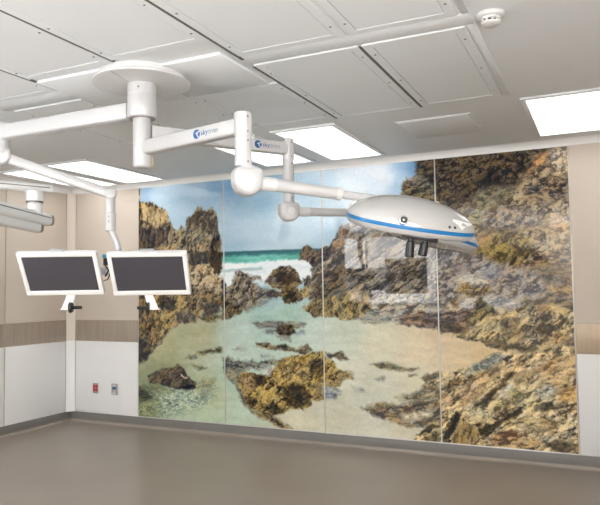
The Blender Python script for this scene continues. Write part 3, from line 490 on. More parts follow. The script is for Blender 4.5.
([(13.3,225.1),(25,217.6),(39.3,214.2),(50.7,213.1),(57.7,208.9),(64.6,212.6),(70.1,220.4),(76.9,225.7),(83,229.9),(79.6,235.7),(58.9,237.9),(44.9,236.3),(30.7,232.4),(16.2,232)],'r',((34,27,20),(72,60,47),(118,100,78)),(7,30,2,1,1.5,1.0)),
([(47.8,235.1),(65.9,233),(82.3,232.2),(78.2,236.9),(53.4,238.8)],'r',((16,18,20),(34,38,40),(70,76,76)),(7,0,3,1.5,3.0,1.0)),
([(61.8,219.6),(70.1,223.8),(67.3,225),(59,219.7)],'r',((150,134,110),(186,170,144),(206,192,168)),(6,-35,3,0.8,3.0,1.0)),
([(81.2,193.9),(92,191.4),(115.9,188),(117.2,194.1),(102.7,194.5),(89.3,198.2)],'r',((58,54,36),(100,94,64),(140,134,96)),(6,5,3,1.5,3.0,1.0)),
([(64.7,201.2),(81.2,196.2),(83.9,199.5),(70.2,203.3)],'r',((84,80,54),(118,112,80),(146,140,104)),(6,5,3,1.5,3.0,1.0)),
([(72.9,207.8),(91.9,209.4),(97.2,213.6),(83.8,214.2)],'r',((90,86,60),(124,120,86),(150,146,108)),(6,0,3,1.5,3.0,1.0)),
([(118.3,215),(126.1,208.1),(136.3,218.7),(136.1,229.6),(126,223.5)],'r',((84,80,66),(122,118,100),(160,156,134)),(6,20,2,2,3.0,1.0)),
([(373.5,223.5),(387.9,211.6),(402.8,201.8),(415.5,195.8),(422.5,199.2),(409.7,208.8),(394.9,222.4),(379.8,232.5)],'r',((104,80,50),(190,154,104),(222,192,142)),(7,40,3,2,3.0,1.0)),
([(387,241.3),(405.5,231),(425.2,224.4),(435.4,229.2),(421.3,235.5),(403.2,245.7),(390.4,250.3)],'r',((90,78,52),(182,162,112),(226,208,160)),(7,30,2.4,2,3.0,1.0)),
([(424.4,249.6),(436.7,243.4),(453.7,242.2),(465.1,246.7),(453.4,251),(436.3,254.1)],'r',((84,66,40),(180,150,98),(220,194,142)),(7,8,2.4,2,3.0,1.0)),
([(400.8,266),(417.2,255.6),(437.9,257.5),(449.6,263.7),(439.2,270.7),(413.2,270.4)],'r',((90,64,40),(180,142,92),(216,184,130)),(7,10,2.4,2,3.0,1.0)),
([(449.8,207),(463.5,199.4),(481.6,195.2),(481.3,203.9),(463,211.7),(452.9,215.8)],'r',((104,78,46),(196,160,104),(228,200,146)),(7,15,2.6,2,3.0,1.0)),
([(444.3,219.8),(456.3,213.8),(466.2,216.9),(459.3,224.3),(449.1,226.6)],'r',((100,92,72),(176,166,136),(216,208,184)),(6,20,2,2,3.0,1.0)),
([(427.5,206.2),(438.1,200.4),(446.5,203.6),(439.4,212.9),(429,215.2)],'r',((70,56,36),(140,116,78),(190,164,118)),(6,50,2,2,3.0,1.0)),
([(365.2,216.4),(374.9,210.3),(380.4,213.8),(372.7,221.7),(365,224)],'r',((60,46,26),(120,96,58),(170,142,94)),(6,30,2,2,3.0,1.0)),
([(355.3,228.3),(365,224),(372.4,229.2),(364.6,239),(355,239.6)],'r',((110,84,52),(186,150,102),(220,190,142)),(6,40,2,2,3.0,1.0)),
([(399.4,133.2),(404.6,139.7),(402.7,142.5),(395.3,144.4)],'r',((40,34,22),(70,58,38),(120,104,70)),(6,50,2,1.5,3.0,1.0)),
([(416.7,157.3),(427.4,153.5),(436.1,155.3),(430.6,162.6),(420,164.6)],'r',((60,50,34),(112,94,64),(160,140,100)),(6,40,2,2,3.0,1.0)),
([(451,171.3),(464.6,167.5),(477.6,170.8),(467.5,178.1),(455.8,178.4)],'r',((90,66,40),(166,132,86),(206,176,126)),(6,30,2,2,3.0,1.0)),
]

NU, NV = 168*4, 384
uu, vv = np.meshgrid((np.arange(NU)+.5)*480/NU, (np.arange(NV)+.5)*272.17/NV)
IMG = paint(uu, vv, WATER, SKY, ROCKS, HORIZON)/255.
IMG = IMG.mean(-1, keepdims=True)+(IMG-IMG.mean(-1, keepdims=True))*.86
IMG = np.where(IMG <= .04045, IMG/12.92, ((IMG+.055)/1.055)**2.4)*1.2*np.array([1., 1.04, 1.09])
def mural_mat():
    m, nt, b = new_mat('seascape_print')
    at = nt.nodes.new('ShaderNodeVertexColor'); at.layer_name = 'print'
    tc = nt.nodes.new('ShaderNodeTexCoord'); n = nt.nodes.new('ShaderNodeTexNoise')
    n.inputs['Scale'].default_value = 90; n.inputs['Detail'].default_value = 3
    nt.links.new(tc.outputs['Object'], n.inputs['Vector'])
    mr = nt.nodes.new('ShaderNodeMapRange')
    for i, v in ((1, .25), (2, .75), (3, .9), (4, 1.1)): mr.inputs[i].default_value = v
    nt.links.new(n.outputs['Fac'], mr.inputs[0])
    mx = nt.nodes.new('ShaderNodeVectorMath'); mx.operation = 'SCALE'
    nt.links.new(at.outputs['Color'], mx.inputs[0]); nt.links.new(mr.outputs[0], mx.inputs['Scale'])
    nt.links.new(mx.outputs[0], b.inputs['Base Color'])
    b.inputs['Roughness'].default_value = .012; b.inputs['IOR'].default_value = 1.5
    b.inputs['Specular IOR Level'].default_value = .5
    return m
M['mural'] = mural_mat()
MLAB = ['leftmost seascape wall panel, crags behind the monitors and a lone dark rock in green water',
        'second seascape wall panel from the left, with breaking sea and weedy rocks in a pool',
        'third seascape wall panel from the left, pale shallows under a rock slope behind the lamps',
        'rightmost seascape wall panel, filled by a tall brown crag and ochre boulders']
for pi_ in range(4):
    nu, nv = 168, NV
    x0 = MX0+MW*pi_+.004; x1 = MX0+MW*(pi_+1)-.004
    gx = np.linspace(x0, x1, nu); gz = np.linspace(ZT, ZB+.009, nv)
    X, Z = np.meshgrid(gx, gz); nvt = nu*nv
    co = np.zeros((nvt+8, 3)); co[:nvt, 0] = X.ravel(); co[:nvt, 1] = -.010; co[:nvt, 2] = Z.ravel()
    idx = np.arange(nvt).reshape(nv, nu)
    fc = np.stack([idx[:-1, :-1], idx[1:, :-1], idx[1:, 1:], idx[:-1, 1:]], -1).reshape(-1, 4).tolist()
    # pane edges
    q = 0
    for (xa, za) in ((x0, ZT), (x1, ZT), (x1, ZB+.009), (x0, ZB+.009)):
        co[nvt+q] = (xa, -.010, za); co[nvt+4+q] = (xa, -.0005, za); q += 1
    for e in range(4):
        f = (e+1) % 4; fc.append([nvt+e, nvt+4+e, nvt+4+f, nvt+f])
    fc.append([nvt+4, nvt+7, nvt+6, nvt+5])
    me = bpy.data.meshes.new('mural_panel'); me.from_pydata(co.tolist(), [], fc); me.update()
    ca = me.color_attributes.new('print', 'FLOAT_COLOR', 'POINT')
    c4 = np.ones((nvt+8, 4), np.float32); c4[nvt:, :3] = .5
    c4[:nvt, :3] = IMG[:, pi_*168:(pi_+1)*168].reshape(-1, 3)
    ca.data.foreach_set('color', c4.ravel())
    me.materials.append(M['mural'])
    o = bpy.data.objects.new('mural_panel', me); COL.objects.link(o)
    tag(o, MLAB[pi_], 'wall panel', 'seascape panels along the back wall'); base_origin(o, (x0, -.005, ZB+.009))
for i, x in enumerate((MX0, MX0+MW, MX0+2*MW, MX0+3*MW, MX0+4*MW)):
    hw_ = .006 if 0 < i < 4 else .0035; sk('trim_%d' % (12+i), (x-hw_, -.014 if 0 < i < 4 else -.011, ZB), (x+hw_, 0, ZT), 'alu', .002)

# ------------------------------------------------------------------ ceiling: air panels, plates, beam, lights
def screws(pts, parent, z):
    for x, y in pts:
        MB().lathe((x, y, z), [(0, -.004), (.005, -.003), (.007, 0), (.007, .003)], 12).build('screw', M['screw'], parent)
def air_panel(x0, x1, y0, y1, label, drop=.011):
    g = thing('ceiling_air_panel', label, 'ceiling panel', ((x0+x1)/2, (y0+y1)/2, H-drop), 'air diffuser panels in the ceiling')
    zt = H-drop
    f = MB(); w_ = .05
    f.box((x0, y0, zt), (x1, y0+w_, H)).box((x0, y1-w_, zt), (x1, y1, H)).box((x0, y0+w_, zt), (x0+w_, y1-w_, H)).box((x1-w_, y0+w_, zt), (x1, y1-w_, H))
    f.build('frame', M['panel'], g, smooth=False)
    MB().box((x0+w_+.004, y0+w_+.004, zt+.002), (x1-w_-.004, y1-w_-.004, H)).build('face_plate', M['panel'], g, smooth=False)
    ys = [y0+(y1-y0)*q for q in (.12, .5, .88)]
    screws([(x0+w_*.55, y) for y in ys]+[(x1-w_*.55, y) for y in ys], g, zt)
    return g
bx = [2.335, 2.99, 3.66, 4.325, 4.985, 5.556]
g_ = .011
AIR = [(4, -2.985, -1.68, 'far right ceiling air panel beyond the smoke detector, beside the access hatch'),
       (3, -2.985, -1.66, 'ceiling air panel in the far row between the swivel lamp post and the rightmost panel'),
       (2, -2.64, -1.70, 'short ceiling air panel above the two lamp arms in front of the paired lights'),
       (1, -2.64, -1.70, 'short ceiling air panel behind the round boom canopy'),
       (0, -2.94, -1.70, 'far left ceiling air panel above the white arm that leads left'),
       (4, -4.40, -3.15, 'near right ceiling air panel cut by the top edge beside the smoke detector'),
       (3, -4.40, -3.15, 'near row ceiling air panel at top centre, second from the right'),
       (2, -4.40, -3.43, 'near row ceiling air panel at top just in front of the round canopy'),
       (1, -4.40, -3.40, 'near row ceiling air panel at top left beside the long dark slot'),
       (0, -4.40, -3.15, 'leftmost near row ceiling air panel cut by the left edge')]
for b_, y0, y1, lab in AIR: air_panel(bx[b_]+g_, bx[b_+1]-g_, y0, y1, lab)
# blank support plates around the canopy
for x0, x1, y0, y1, lab in ((2.99+g_, 3.655, -3.34, -2.655, 'blank white ceiling plate to the left of the round canopy centre'),
                            (3.665, 4.265, -3.24, -2.66, 'blank white ceiling plate to the right of the round canopy centre')):
    o = MB().box((x0, y0, H-.016), (x1, y1, H), .002).build('ceiling_plate', M['panel'])
    tag(o, lab, 'ceiling panel', 'blank plates around the boom canopy'); base_origin(o, ((x0+x1)/2, (y0+y1)/2, H-.016))
# dark strips painting in the shade of the long slots between panels
s = MB()
for x, y0, y1 in ((2.99, -4.4, -3.34), (3.66, -4.4, -3.40), (4.325, -4.4, -3.09), (4.325, -2.96, -1.66), (4.985, -2.97, -1.66)):
    s.box((x-.0095, y0, H-.009), (x+.0095, y1, H-.0))
struct(s.build('trim_17', M['slot_shade'], smooth=False))
# cross beam and the right-hand edge rail
s = MB().box((4.30, -3.135, H-.007), (5.60, -3.0, H), .002).box((2.3, -3.135, H-.007), (2.98, -2.955, H), .002)
struct(s.build('trim_18', M['panel']))
s = MB().box((5.562, -4.4, H-.007), (5.60, -3.135, H), .002).box((5.562, -3.0, H-.007), (5.60, -1.66, H), .002)
struct(s.build('trim_19', M['panel']))

def ceiling_light(x0, x1, y0, y1, label):
    g = thing('ceiling_light', label, 'ceiling light', ((x0+x1)/2, (y0+y1)/2, H-.02), 'recessed light panels in the ceiling')
    f = MB(); w_ = .035; z = H-.016
    f.box((x0-w_, y0-w_, z), (x1+w_, y0, H), .002).box((x0-w_, y1, z), (x1+w_, y1+w_, H), .002)
    f.box((x0-w_, y0, z), (x0, y1, H), .002).box((x1, y0, z), (x1+w_, y1, H), .002)
    f.build('frame', M['panel'], g)
    MB().box((x0, y0, H-.012), (x1, y1, H-.004)).build('diffuser', M['light'], g, smooth=False)
for x0, x1, y0, y1, lab in (
        (.30, .84, -1.30, -.12, 'leftmost ceiling light panel behind the spring arm of the monitor boom'),
        (1.02, 1.54, -1.38, -.14, 'bright ceiling light panel above the left end of the seascape'),
        (2.97, 3.48, -1.47, -.25, 'bright ceiling light panel behind the lamp posts, left of the middle pair'),
        (3.70, 4.21, -1.49, -.22, 'bright ceiling light panel right of the lamp posts, right of the middle pair'),
        (5.68, 6.16, -1.50, -.30, 'bright ceiling light panel at far right above the bare wall'),
        (6.40, 6.88, -1.50, -.30, 'ceiling light panel in the far right corner past the frame edge'),
        (.24, .75, -5.65, -4.4, 'ceiling light panel behind the viewer by the left wall'),
        (.97, 1.50, -5.65, -4.4, 'ceiling light panel behind the viewer, second from the left wall'),
        (1.66, 2.17, -5.65, -4.6, 'ceiling light panel behind the viewer, third from the left wall'),
        (3.72, 4.20, -5.68, -4.42, 'ceiling light panel behind the viewer, mirrored in the seascape beside the lamp'),
        (5.68, 6.16, -5.65, -4.45, 'ceiling light panel above the viewer'),
        (6.40, 6.88, -5.65, -4.45, 'ceiling light panel above the viewer by the right wall')):
    ceiling_light(x0, x1, y0, y1, lab)

g = thing('access_hatch', 'flush square access hatch in the ceiling left of the right light panel', 'ceiling hatch', (4.96, -1.0, H-.01))
MB().box((4.69, -1.30, H-.010), (5.25, -.69, H), .002).build('hatch_door', M['ceil'], g)
f = MB(); f.box((4.675, -1.315, H-.006), (5.265, -1.303, H)).box((4.675, -.687, H-.006), (5.265, -.675, H)).box((4.675, -1.303, H-.006), (4.687, -.687, H)).box((5.253, -1.303, H-.006), (5.265, -.687, H))
f.build('hatch_frame', M['panel'], g, smooth=False)

c = (5.685, -3.062, H)
g = thing('smoke_detector', 'round white smoke detector on the ceiling right of the air panels', 'smoke detector', c)
MB().lathe(c, [(0, 0), (.066, 0), (.066, -.014), (.060, -.020), (.050, -.022), (0, -.022)], 40).build('base', M['white_soft'], g)
b = MB().lathe(c, [(.048, -.020), (.046, -.030), (.034, -.032)], 40)
for k in range(10):
    a = 2*pi*k/10
    b.obox((c[0]+.042*cos(a), c[1]+.042*sin(a), H-.037), (.004*cos(a), .004*sin(a), 0), (-.004*sin(a), .004*cos(a), 0), (0, 0, .009))
b.lathe(c, [(.047, -.043), (.045, -.050), (.036, -.056), (0, -.058)], 40).build('cage', M['white_soft'], g)
MB().lathe(c, [(.034, -.026), (.034, -.046)], 24).build('sensor_chamber', M['black'], g)

# ------------------------------------------------------------------ boom mount on the ceiling
PX, PY = 3.635, -3.121
g = thing('boom_mount', 'round white ceiling canopy with the thick central post carrying all the arms', 'ceiling mount', (PX, PY, H))
MB().lathe((PX, PY, 0), [(0, H-.0), (.262, H-.0), (.262, H-.040), (.288, H-.043), (.294, H-.049), (.292, H-.056), (.282, H-.0595), (.265, H-.058), (.1, H-.061), (0, H-.061)], 72).build('canopy', M['white_soft'], g)
MB().obox((3.622, -3.295, H-.0605), V((-.019, .108, 0)), V((.0014, .00025, 0)), V((0, 0, .001))).build('canopy_seam', M['joint'], g)
b = MB().lathe((PX, PY, 0), [(.08, 2.87), (.088, 2.85), (.088, 2.785), (.0855, 2.782), (.0855, 2.776), (.088, 2.772), (.088, 2.66), (.083, 2.648), (.05, 2.646)], 48)
b.build('collar', M['white'], g)
MB().lathe((PX, PY, 0), [(.0, 2.652), (.078, 2.652), (.078, 2.641), (.05, 2.640), (0, 2.640)], 40).build('seal_ring', M['greycap'], g)
b = MB().lathe((PX, PY, 0), [(.05, 2.66), (.053, 2.655), (.053, 2.485), (.0515, 2.483), (.0515, 2.478), (.053, 2.476), (.053, 2.352), (.046, 2.343), (0, 2.341)], 40)
b.build('post', M['white'], g)
R_ = V((.906, .424, 0)).normalized(); F_ = V((-.424, .906, 0)).normalized()     # directions across and into the room
def dot(parent, p, n, r=.006, mat='screw', name='screw'):
    n = V(n).normalized(); MB().cyl(V(p), V(p)+n*.003, r, n=12).build(name, M[mat], parent)
dot(g, V((PX, PY, 2.815))-F_*.087-R_*.05*0, -F_)
st = MB().tube([V((PX, PY, 2.42))+R_*.060, V((PX, PY, 2.40))+R_*.068-F_*.01, V((PX, PY, 2.36))+R_*.066, V((PX, PY, 2.345))+R_*.05], .004, 8)
st.build('strap', M['gold'], g)

def arm_beam(b, a, e, w_, h_, ov0=0., ov1=0.):
    a, e = V(a), V(e); d = (e-a).normalized()
    b.tube([a-d*ov0, e+d*ov1], [1., 1.], 28, sq=(w_/2, h_/2, .38)); return b
def text_mesh(body, size, origin, xdir, name, mat, parent):
    cu = bpy.data.curves.new(name, 'FONT'); cu.body = body; cu.size = size; cu.extrude = .0004
    to = bpy.data.objects.new(name+'_src', cu); COL.objects.link(to)
    dg = bpy.context.evaluated_depsgraph_get(); dg.update()
    me = bpy.data.meshes.new_from_object(to.evaluated_get(dg)); COL.objects.unlink(to); bpy.data.objects.remove(to)
    x = V(xdir).normalized(); z = V((0, 0, 1)); y = x.cross(z)*-1
    m = Matrix((x, z, x.cross(z))).transposed().to_4x4(); m.translation = V(origin)
    me.transform(m); me.materials.clear(); me.materials.append(M[mat]); me.name = name
    o = bpy.data.objects.new(name, me); COL.objects.link(o); return adopt(o, parent)
def emblem(c, xdir, nrm, r, parent):
    """blue disc with a white swoosh, followed by the word"""
    x = V(xdir).normalized(); n = V(nrm).normalized(); z = V((0, 0, 1)); c = V(c)
    e = MB().cyl(c, c+n*.0012, r, n=36).build('logo_disc', M['logo'], parent)
    s = MB()
    # swoosh: a crescent beak opening to the right
    pts = [(-.35, .12), (.05, .42), (.55, .55), (.98, .62), (1.02, .40), (.62, .30), (.38, .05), (.42, -.30), (.75, -.62), (.45, -.85), (.20, -.45), (.02, -.05)]
    s.prism([c+n*.0012+x*(u*r)+z*(v*r) for u, v in pts], n*.0008)
    s.build('logo_swoosh', M['white'], parent, smooth=False)

def knuckle(b, c, ax, fwd, r, half):
    """rounded spring-arm knuckle: a drum on its side with domed cheeks and a squared-off shoulder"""
    c, ax, fwd = V(c), V(ax).normalized(), V(fwd).normalized()
    # outline in (fwd, up): half round below, squared shoulders above
    pl = [(r*cos(q), r*sin(q)) for q in [pi+pi*k/24 for k in range(25)]]
    cr = r*.34; tp = r*.86
    pl += [(r-cr+cr*cos(q), tp-cr+cr*sin(q)) for q in [pi/2*k/8 for k in range(9)]]
    pl += [(-r+cr+cr*cos(q), tp-cr+cr*sin(q)) for q in [pi/2+pi/2*k/8 for k in range(9)]]
    t = MB(); rings = []
    for zq, s_ in ((-1, .60), (-.96, .78), (-.82, .92), (-.55, .985), (-.25, 1), (.25, 1), (.55, .985), (.82, .92), (.96, .78), (1, .60)):
        rings.append([t.bm.verts.new((x_*s_, y_*s_, zq*half)) for x_, y_ in pl])
    nn = len(pl)
    for p_, q_ in zip(rings, rings[1:]):
        for k in range(nn): t.bm.faces.new((p_[k], p_[(k+1) % nn], q_[(k+1) % nn], q_[k]))
    t.bm.faces.new(rings[0][::-1]); t.bm.faces.new(rings[-1])
    up = ax.cross(fwd)
    m = Matrix((fwd, up, ax)).transposed().to_4x4(); m.translation = c
    b.merge(t, m)

def lamp_head(root, c, xa, up, sa=.36, sb=.245):
    """oval shallow dome with a blue stripe, white lip, lens underneath and handles"""
    c = V(c); xa = V(xa).normalized(); up = V(up); up = (up-xa*up.dot(xa)).normalized(); ya = up.cross(xa)
    m = Matrix((xa, ya, up)).transposed().to_4x4(); m.translation = c
    n = 96
    def plan(t):                                   # rounded-triangle oval outline
        e = .86
        return V((math.copysign(abs(cos(t))**e, cos(t))*sa*(1.0+.0*cos(t)), math.copysign(abs(sin(t))**e, sin(t))*sb*(1-.16*cos(t)), 0))
    def shell(levels, closed_top=None, closed_bot=None):
        b = MB(); rings = []
        for f, z, off in levels:
            rings.append([b.bm.verts.new(plan(2*pi*k/n)*f+V((off, 0, z))) for k in range(n)])
        for a_, b_ in zip(rings, rings[1:]):
            for k in range(n): b.bm.faces.new((a_[k], a_[(k+1) % n], b_[(k+1) % n], b_[k]))
        if closed_top: b.bm.faces.new(rings[-1])
        if closed_bot: b.bm.faces.new(rings[0][::-1])
        bmesh.ops.transform(b.bm, matrix=m, verts=b.bm.verts[:]); return b
    hgt = .136
    lv = [(1.0, .0, 0)]
    for i in range(1, 17):
        q = i/16; a = q*pi/2
        lv.append((cos(a)**1.06 if i < 16 else .012, hgt*sin(a)**1.05, -.006*sin(a)))
    shell(lv, True).build('dome', M['dome'], root, ang=60)
    shell([(.985, -.021, 0), (1.005, -.020, 0), (1.009, -.010, 0), (1.005, -.001, 0), (.985, 0, 0)]).build('blue_stripe', M['blue'], root, ang=60)
    shell([(.80, -.056, 0), (.90, -.054, 0), (.965, -.044, 0), (1.0, -.021, 0), (.98, -.018, 0)]).build('lower_rim', M['white'], root, ang=60)
    shell([(.16, -.052, 0), (.80, -.053, 0), (.80, -.045, 0), (.16, -.045, 0)], True, True).build('lens', M['led'], root, ang=40)
    return m

def surgical_light(label, zarm, end, logo_at, hub, ball, rk, tip, head_c, head_x, head_up, rpost, FT=.60):
    root = thing('surgical_light', label, 'surgical lamp', (end[0], end[1], ball[2]), 'surgical lamps on the boom')
    a = V((PX, PY, zarm)); e = V((end[0], end[1], zarm)); d = (e-a).normalized()
    up = V((0, 0, 1)); side = d.cross(up)
    if side.dot(F_) > 0: side = -side               # the cheek that faces the room
    wB, hB = .072, .086
    MB().tube([a+d*.0533, a+d*.062, e-d*.02], [.92, 1., 1.], 28, sq=(wB/2, hB/2, .38)).build('extension_arm', M['white'], root)
    c = a.lerp(e, logo_at)+side*(wB/2); xd = d if d.dot(R_) > 0 else -d
    emblem(c, xd, side, .026, root)
    c2 = c+xd*.034+V((0, 0, -.012))
    text_mesh('sky', .042, c2+side*.0012, xd, 'lettering', 'logo', root)
    text_mesh('tron', .042, c2+xd*.058+side*.0012, xd, 'lettering', 'logo_pale', root)
    ztop, zmid, zlow = hub
    E0 = V((end[0], end[1], 0))
    MB().lathe(E0, [(0, ztop), (rpost*.9, ztop), (rpost*1.06, ztop-.006), (rpost*1.08, ztop-.02), (rpost*1.08, zmid+.004), (rpost*1.02, zmid), (0, zmid)], 36).build('hub', M['white'], root)
    MB().lathe(E0, [(0, zmid+.002), (rpost, zmid+.002), (rpost, zmid-(zmid-zlow)*.72), (rpost*1.03, zmid-(zmid-zlow)*.73), (rpost*1.03, zlow), (0, zlow-.01)], 36).build('drop_post', M['white'], root)
    for zz in (ztop-.03, zmid+.02, zmid-.03, zlow+.02): dot(root, E0+V((0, 0, zz))-F_*rpost*.86+R_*rpost*.62, -F_*.86+R_*.62, .005)
    ball = V(ball); tip = V(tip); sd = (tip-ball); fl = V((sd.x, sd.y, 0)).normalized(); ax = fl.cross(up)
    b = MB(); knuckle(b, ball, ax, fl, rk, rk*.78)
    b.tube([ball+up*rk*.2, ball+up*rk*.95], [rpost*1.25, rpost*1.12], 32)
    b.build('knuckle', M['white'], root, ang=50)
    cs = ax if ax.dot(F_) < 0 else -ax
    MB().cyl(ball+cs*rk*.77, ball+cs*rk*.81, rk*.40, n=32, bev=.002).build('knuckle_cap', M['white_soft'], root)
    dr = sd.normalized(); L = sd.length
    r1 = rk*.44
    MB().tube([ball+dr*rk*.6, ball+dr*(rk+.075), ball+dr*(rk+.078)], [r1*1.12, r1*1.02, r1*.9], 28).build('arm_sleeve', M['white_soft'], root)
    ft = FT
    MB().tube([ball+dr*(rk+.07), ball+dr*L*ft], [r1*.98, r1*.90], 28).build('spring_arm', M['white'], root)
    MB().tube([ball+dr*L*ft, ball+dr*(L*ft+.006), ball+dr*(L*ft+.034), ball+dr*(L*ft+.04)], [r1*.85, r1*1.0, r1*1.0, r1*.8], 28).build('arm_collar', M['white_soft'], root)
    MB().tube([ball+dr*(L*ft+.03), ball+dr*(L-.01)], [r1*.66, r1*.62], 24).build('arm_rod', M['white'], root)
    b = MB(); b.lathe((tip.x, tip.y, tip.z), [(0, .036), (.016, .034), (.026, .022), (.028, .0), (.028, -.05), (0, -.055)], 28)
    b.build('swivel_cap', M['white'], root)
    m = lamp_head(root, head_c, head_x, head_up)
    # yoke from the swivel down to the back of the head
    W = lambda x, y, z: m @ V((x, y, z))
    b = MB(); b.tube([tip-up*.03, tip-up*.08, tip.lerp(W(.10, .22, -.02), .65), W(.08, .24, -.03), W(.06, .20, -.045)], .017, 16)
    b.build('yoke', M['white'], root, ang=60)
    # raised white vane at the right end, status dots, aiming camera, handles underneath
    return root, m

# ---- near lamp
HB = V((5.1669, -2.7045, 1.9697))
root1, m1 = surgical_light('near surgical lamp with large white dome, blue stripe and two black handles, hanging in front', 2.46, (4.443, -3.302), .62,
    (2.532, 2.405, 2.245), (4.457, -3.288, 2.168), .080, (5.262, -2.50, 2.062), HB, (0.892, 0.4174, -0.1736), (0.2551, -0.1477, 0.9556), .044, .44)
def lamp_details(root, m, handles=True):
    W = lambda x, y, z: m @ V((x, y, z))
    N = (m.to_3x3() @ V((0, 0, 1))).normalized(); Yd = (m.to_3x3() @ V((0, 1, 0))).normalized(); Xd = (m.to_3x3() @ V((1, 0, 0))).normalized()
    # vane
    b = MB()
    def DP(td, ad, h, sa=.36, sb=.245, hgt=.136):
        q, a = radians(td), radians(ad); f = cos(a)**1.06
        return (math.copysign(abs(cos(q))**.86, cos(q))*sa*f-.006*sin(a), math.copysign(abs(sin(q))**.86, sin(q))*sb*(1-.16*cos(q))*f, hgt*sin(a)**1.05+h)
    tri = [DP(-56, 25, .011), DP(-25, 17, .011), DP(-48, 5, .011)]
    a_ = [b.bm.verts.new(W(x, y, h)) for x, y, h in tri]
    c_ = [b.bm.verts.new(W(x, y, h-.02)) for x, y, h in tri]
    b.bm.faces.new(a_); b.bm.faces.new(c_[::-1])
    for k in range(3): b.bm.faces.new((a_[k], c_[k], c_[(k+1) % 3], a_[(k+1) % 3]))
    b.build('vane', M['white_bright'], root, smooth=False)
    for td in (-63, -57):
        p = W(*DP(td, 11, 0)); dot(root, p-N*.001, N*.4-Yd, .0075, 'black', 'status_button')
    # camera / focus knob on the front edge
    cx, cy = -.075, -.238
    p = W(cx, cy, .022); out = (-Yd+N*.35).normalized()
    MB().cyl(p-out*.02, p+out*.024, .026, .024, n=28, bev=.004).build('focus_knob', M['chrome'], root)
    MB().cyl(p+out*.023, p+out*.027, .018, n=24).build('knob_face', M['black'], root)
    MB().cyl(p+out*.026, p+out*.029, .006, n=16).build('knob_pin', M['chrome'], root)
    # handle bracket and two sterile handles below
    if handles:
        MB().obox(W(.035, -.17, -.058), Xd*.095, Yd*.045, N*.012, .004).build('handle_bracket', M['black'], root)
        for x, tl in ((-.012, -.10), (.068, -.25)):
            h = MB(); a = W(x, -.195, -.056); e = a+(V((0, 0, -1))+R_*tl).normalized()*(.115 if x < 0 else .095)
            h.tube([a, a.lerp(e, .25), a.lerp(e, .3), e-(e-a)*.03, e], [.017, .017, .0225, .0235, .019], 20)
            h.build('sterile_handle', M['black'], root)
lamp_details(root1, m1)
# ---- far lamp
root2, m2 = surgical_light('far surgical lamp hanging half hidden behind the near dome, white underside with blue stripes', 2.564, (4.196, -2.261), .755,
    (2.632, 2.487, 2.20), (4.196, -2.261, 2.132), .070, (4.896, -1.592, 2.137), (5.0513, -1.6738, 1.9551), (0.8126, -0.5575, -0.1698), (0.2446, 0.1145, 1.0), .0375)
lamp_details(root2, m2, False)

# ------------------------------------------------------------------ monitor boom
AE = V((2.432, -3.112, 2.698))
root = thing('monitor_boom', 'white jointed boom arm from the post leading left to the two screens', 'monitor arm', (AE.x, AE.y, 2.46))
a = V((PX, PY, 2.698)); d = (AE-a).normalized()
MB().tube([a+d*.0883, a+d*.099, AE-d*.01], [.93, 1., 1.], 28, sq=(.046, .052, .38)).build('extension_arm', M['white'], root)
MB().lathe((AE.x, AE.y, 0), [(0, 2.765), (.05, 2.765), (.056, 2.758), (.056, 2.645), (.052, 2.64), (0, 2.64)], 36).build('hub', M['white'], root)
MB().lathe((AE.x, AE.y, 0), [(0, 2.645), (.047, 2.645), (.047, 2.585), (.050, 2.58), (0, 2.57)], 36).build('drop_post', M['white'], root)
HD = V((2.955, -2.628, 2.30)); K0 = V((AE.x, AE.y, 2.535))
fl = V((HD.x-K0.x, HD.y-K0.y, 0)).normalized(); ax = fl.cross(V((0, 0, 1)))
b = MB(); knuckle(b, K0, ax, fl, .062, .05); b.tube([K0+V((0, 0, .02)), K0+V((0, 0, .058))], [.056, .052], 28)
b.build('knuckle', M['white'], root, ang=50)
dr = (HD-K0).normalized()
MB().tube([K0+dr*.03, HD-dr*.0], [1., 1.], 28, sq=(.032, .036, .5)).build('spring_arm', M['white'], root)
dot(root, K0+dr*.10-F_*.036-V((0, 0, .035)), -F_, .004)
b = MB(); knuckle(b, HD, ax, fl, .045, .042); b.build('end_knuckle', M['white'], root, ang=50)
MB().lathe((HD.x, HD.y, 0), [(0, HD.z-.02), (.036, HD.z-.02), (.036, HD.z-.13), (.0345, HD.z-.132), (.0345, HD.z-.136), (.039, HD.z-.138), (.039, HD.z-.262), (.034, HD.z-.268), (0, HD.z-.268)], 32).build('end_post', M['white'], root)
for zz in (.165, .20): dot(root, HD+V((0, 0, -zz))-F_*.0385, -F_, .005)
# bent tube down to the yoke behind the screens
MC1, MC2 = V((2.6514, -2.784, 1.7374)), V((3.2183, -2.5179, 1.7282))
yk = (MC1+MC2)/2+F_*.17+V((0, 0, .02))
p0 = HD+V((0, 0, -.25))
b = MB().tube([p0+R_*.008, p0+R_*.012+V((0, 0, -.02)), p0+R_*.022+V((0, 0, -.045)), p0+R_*.036+V((0, 0, -.075)), p0+R_*.048+V((0, 0, -.105)), p0+R_*.056+V((0, 0, -.14)), p0+R_*.060+V((0, 0, -.19)), yk+R_*.065+V((0, 0, .08)), yk+R_*.065], .024, 20)
b.build('bent_tube', M['white'], root, ang=60)
MB().obox(yk, R_*.30, F_*.022, V((0, 0, .028)), .006).build('yoke_bar', M['white'], root)

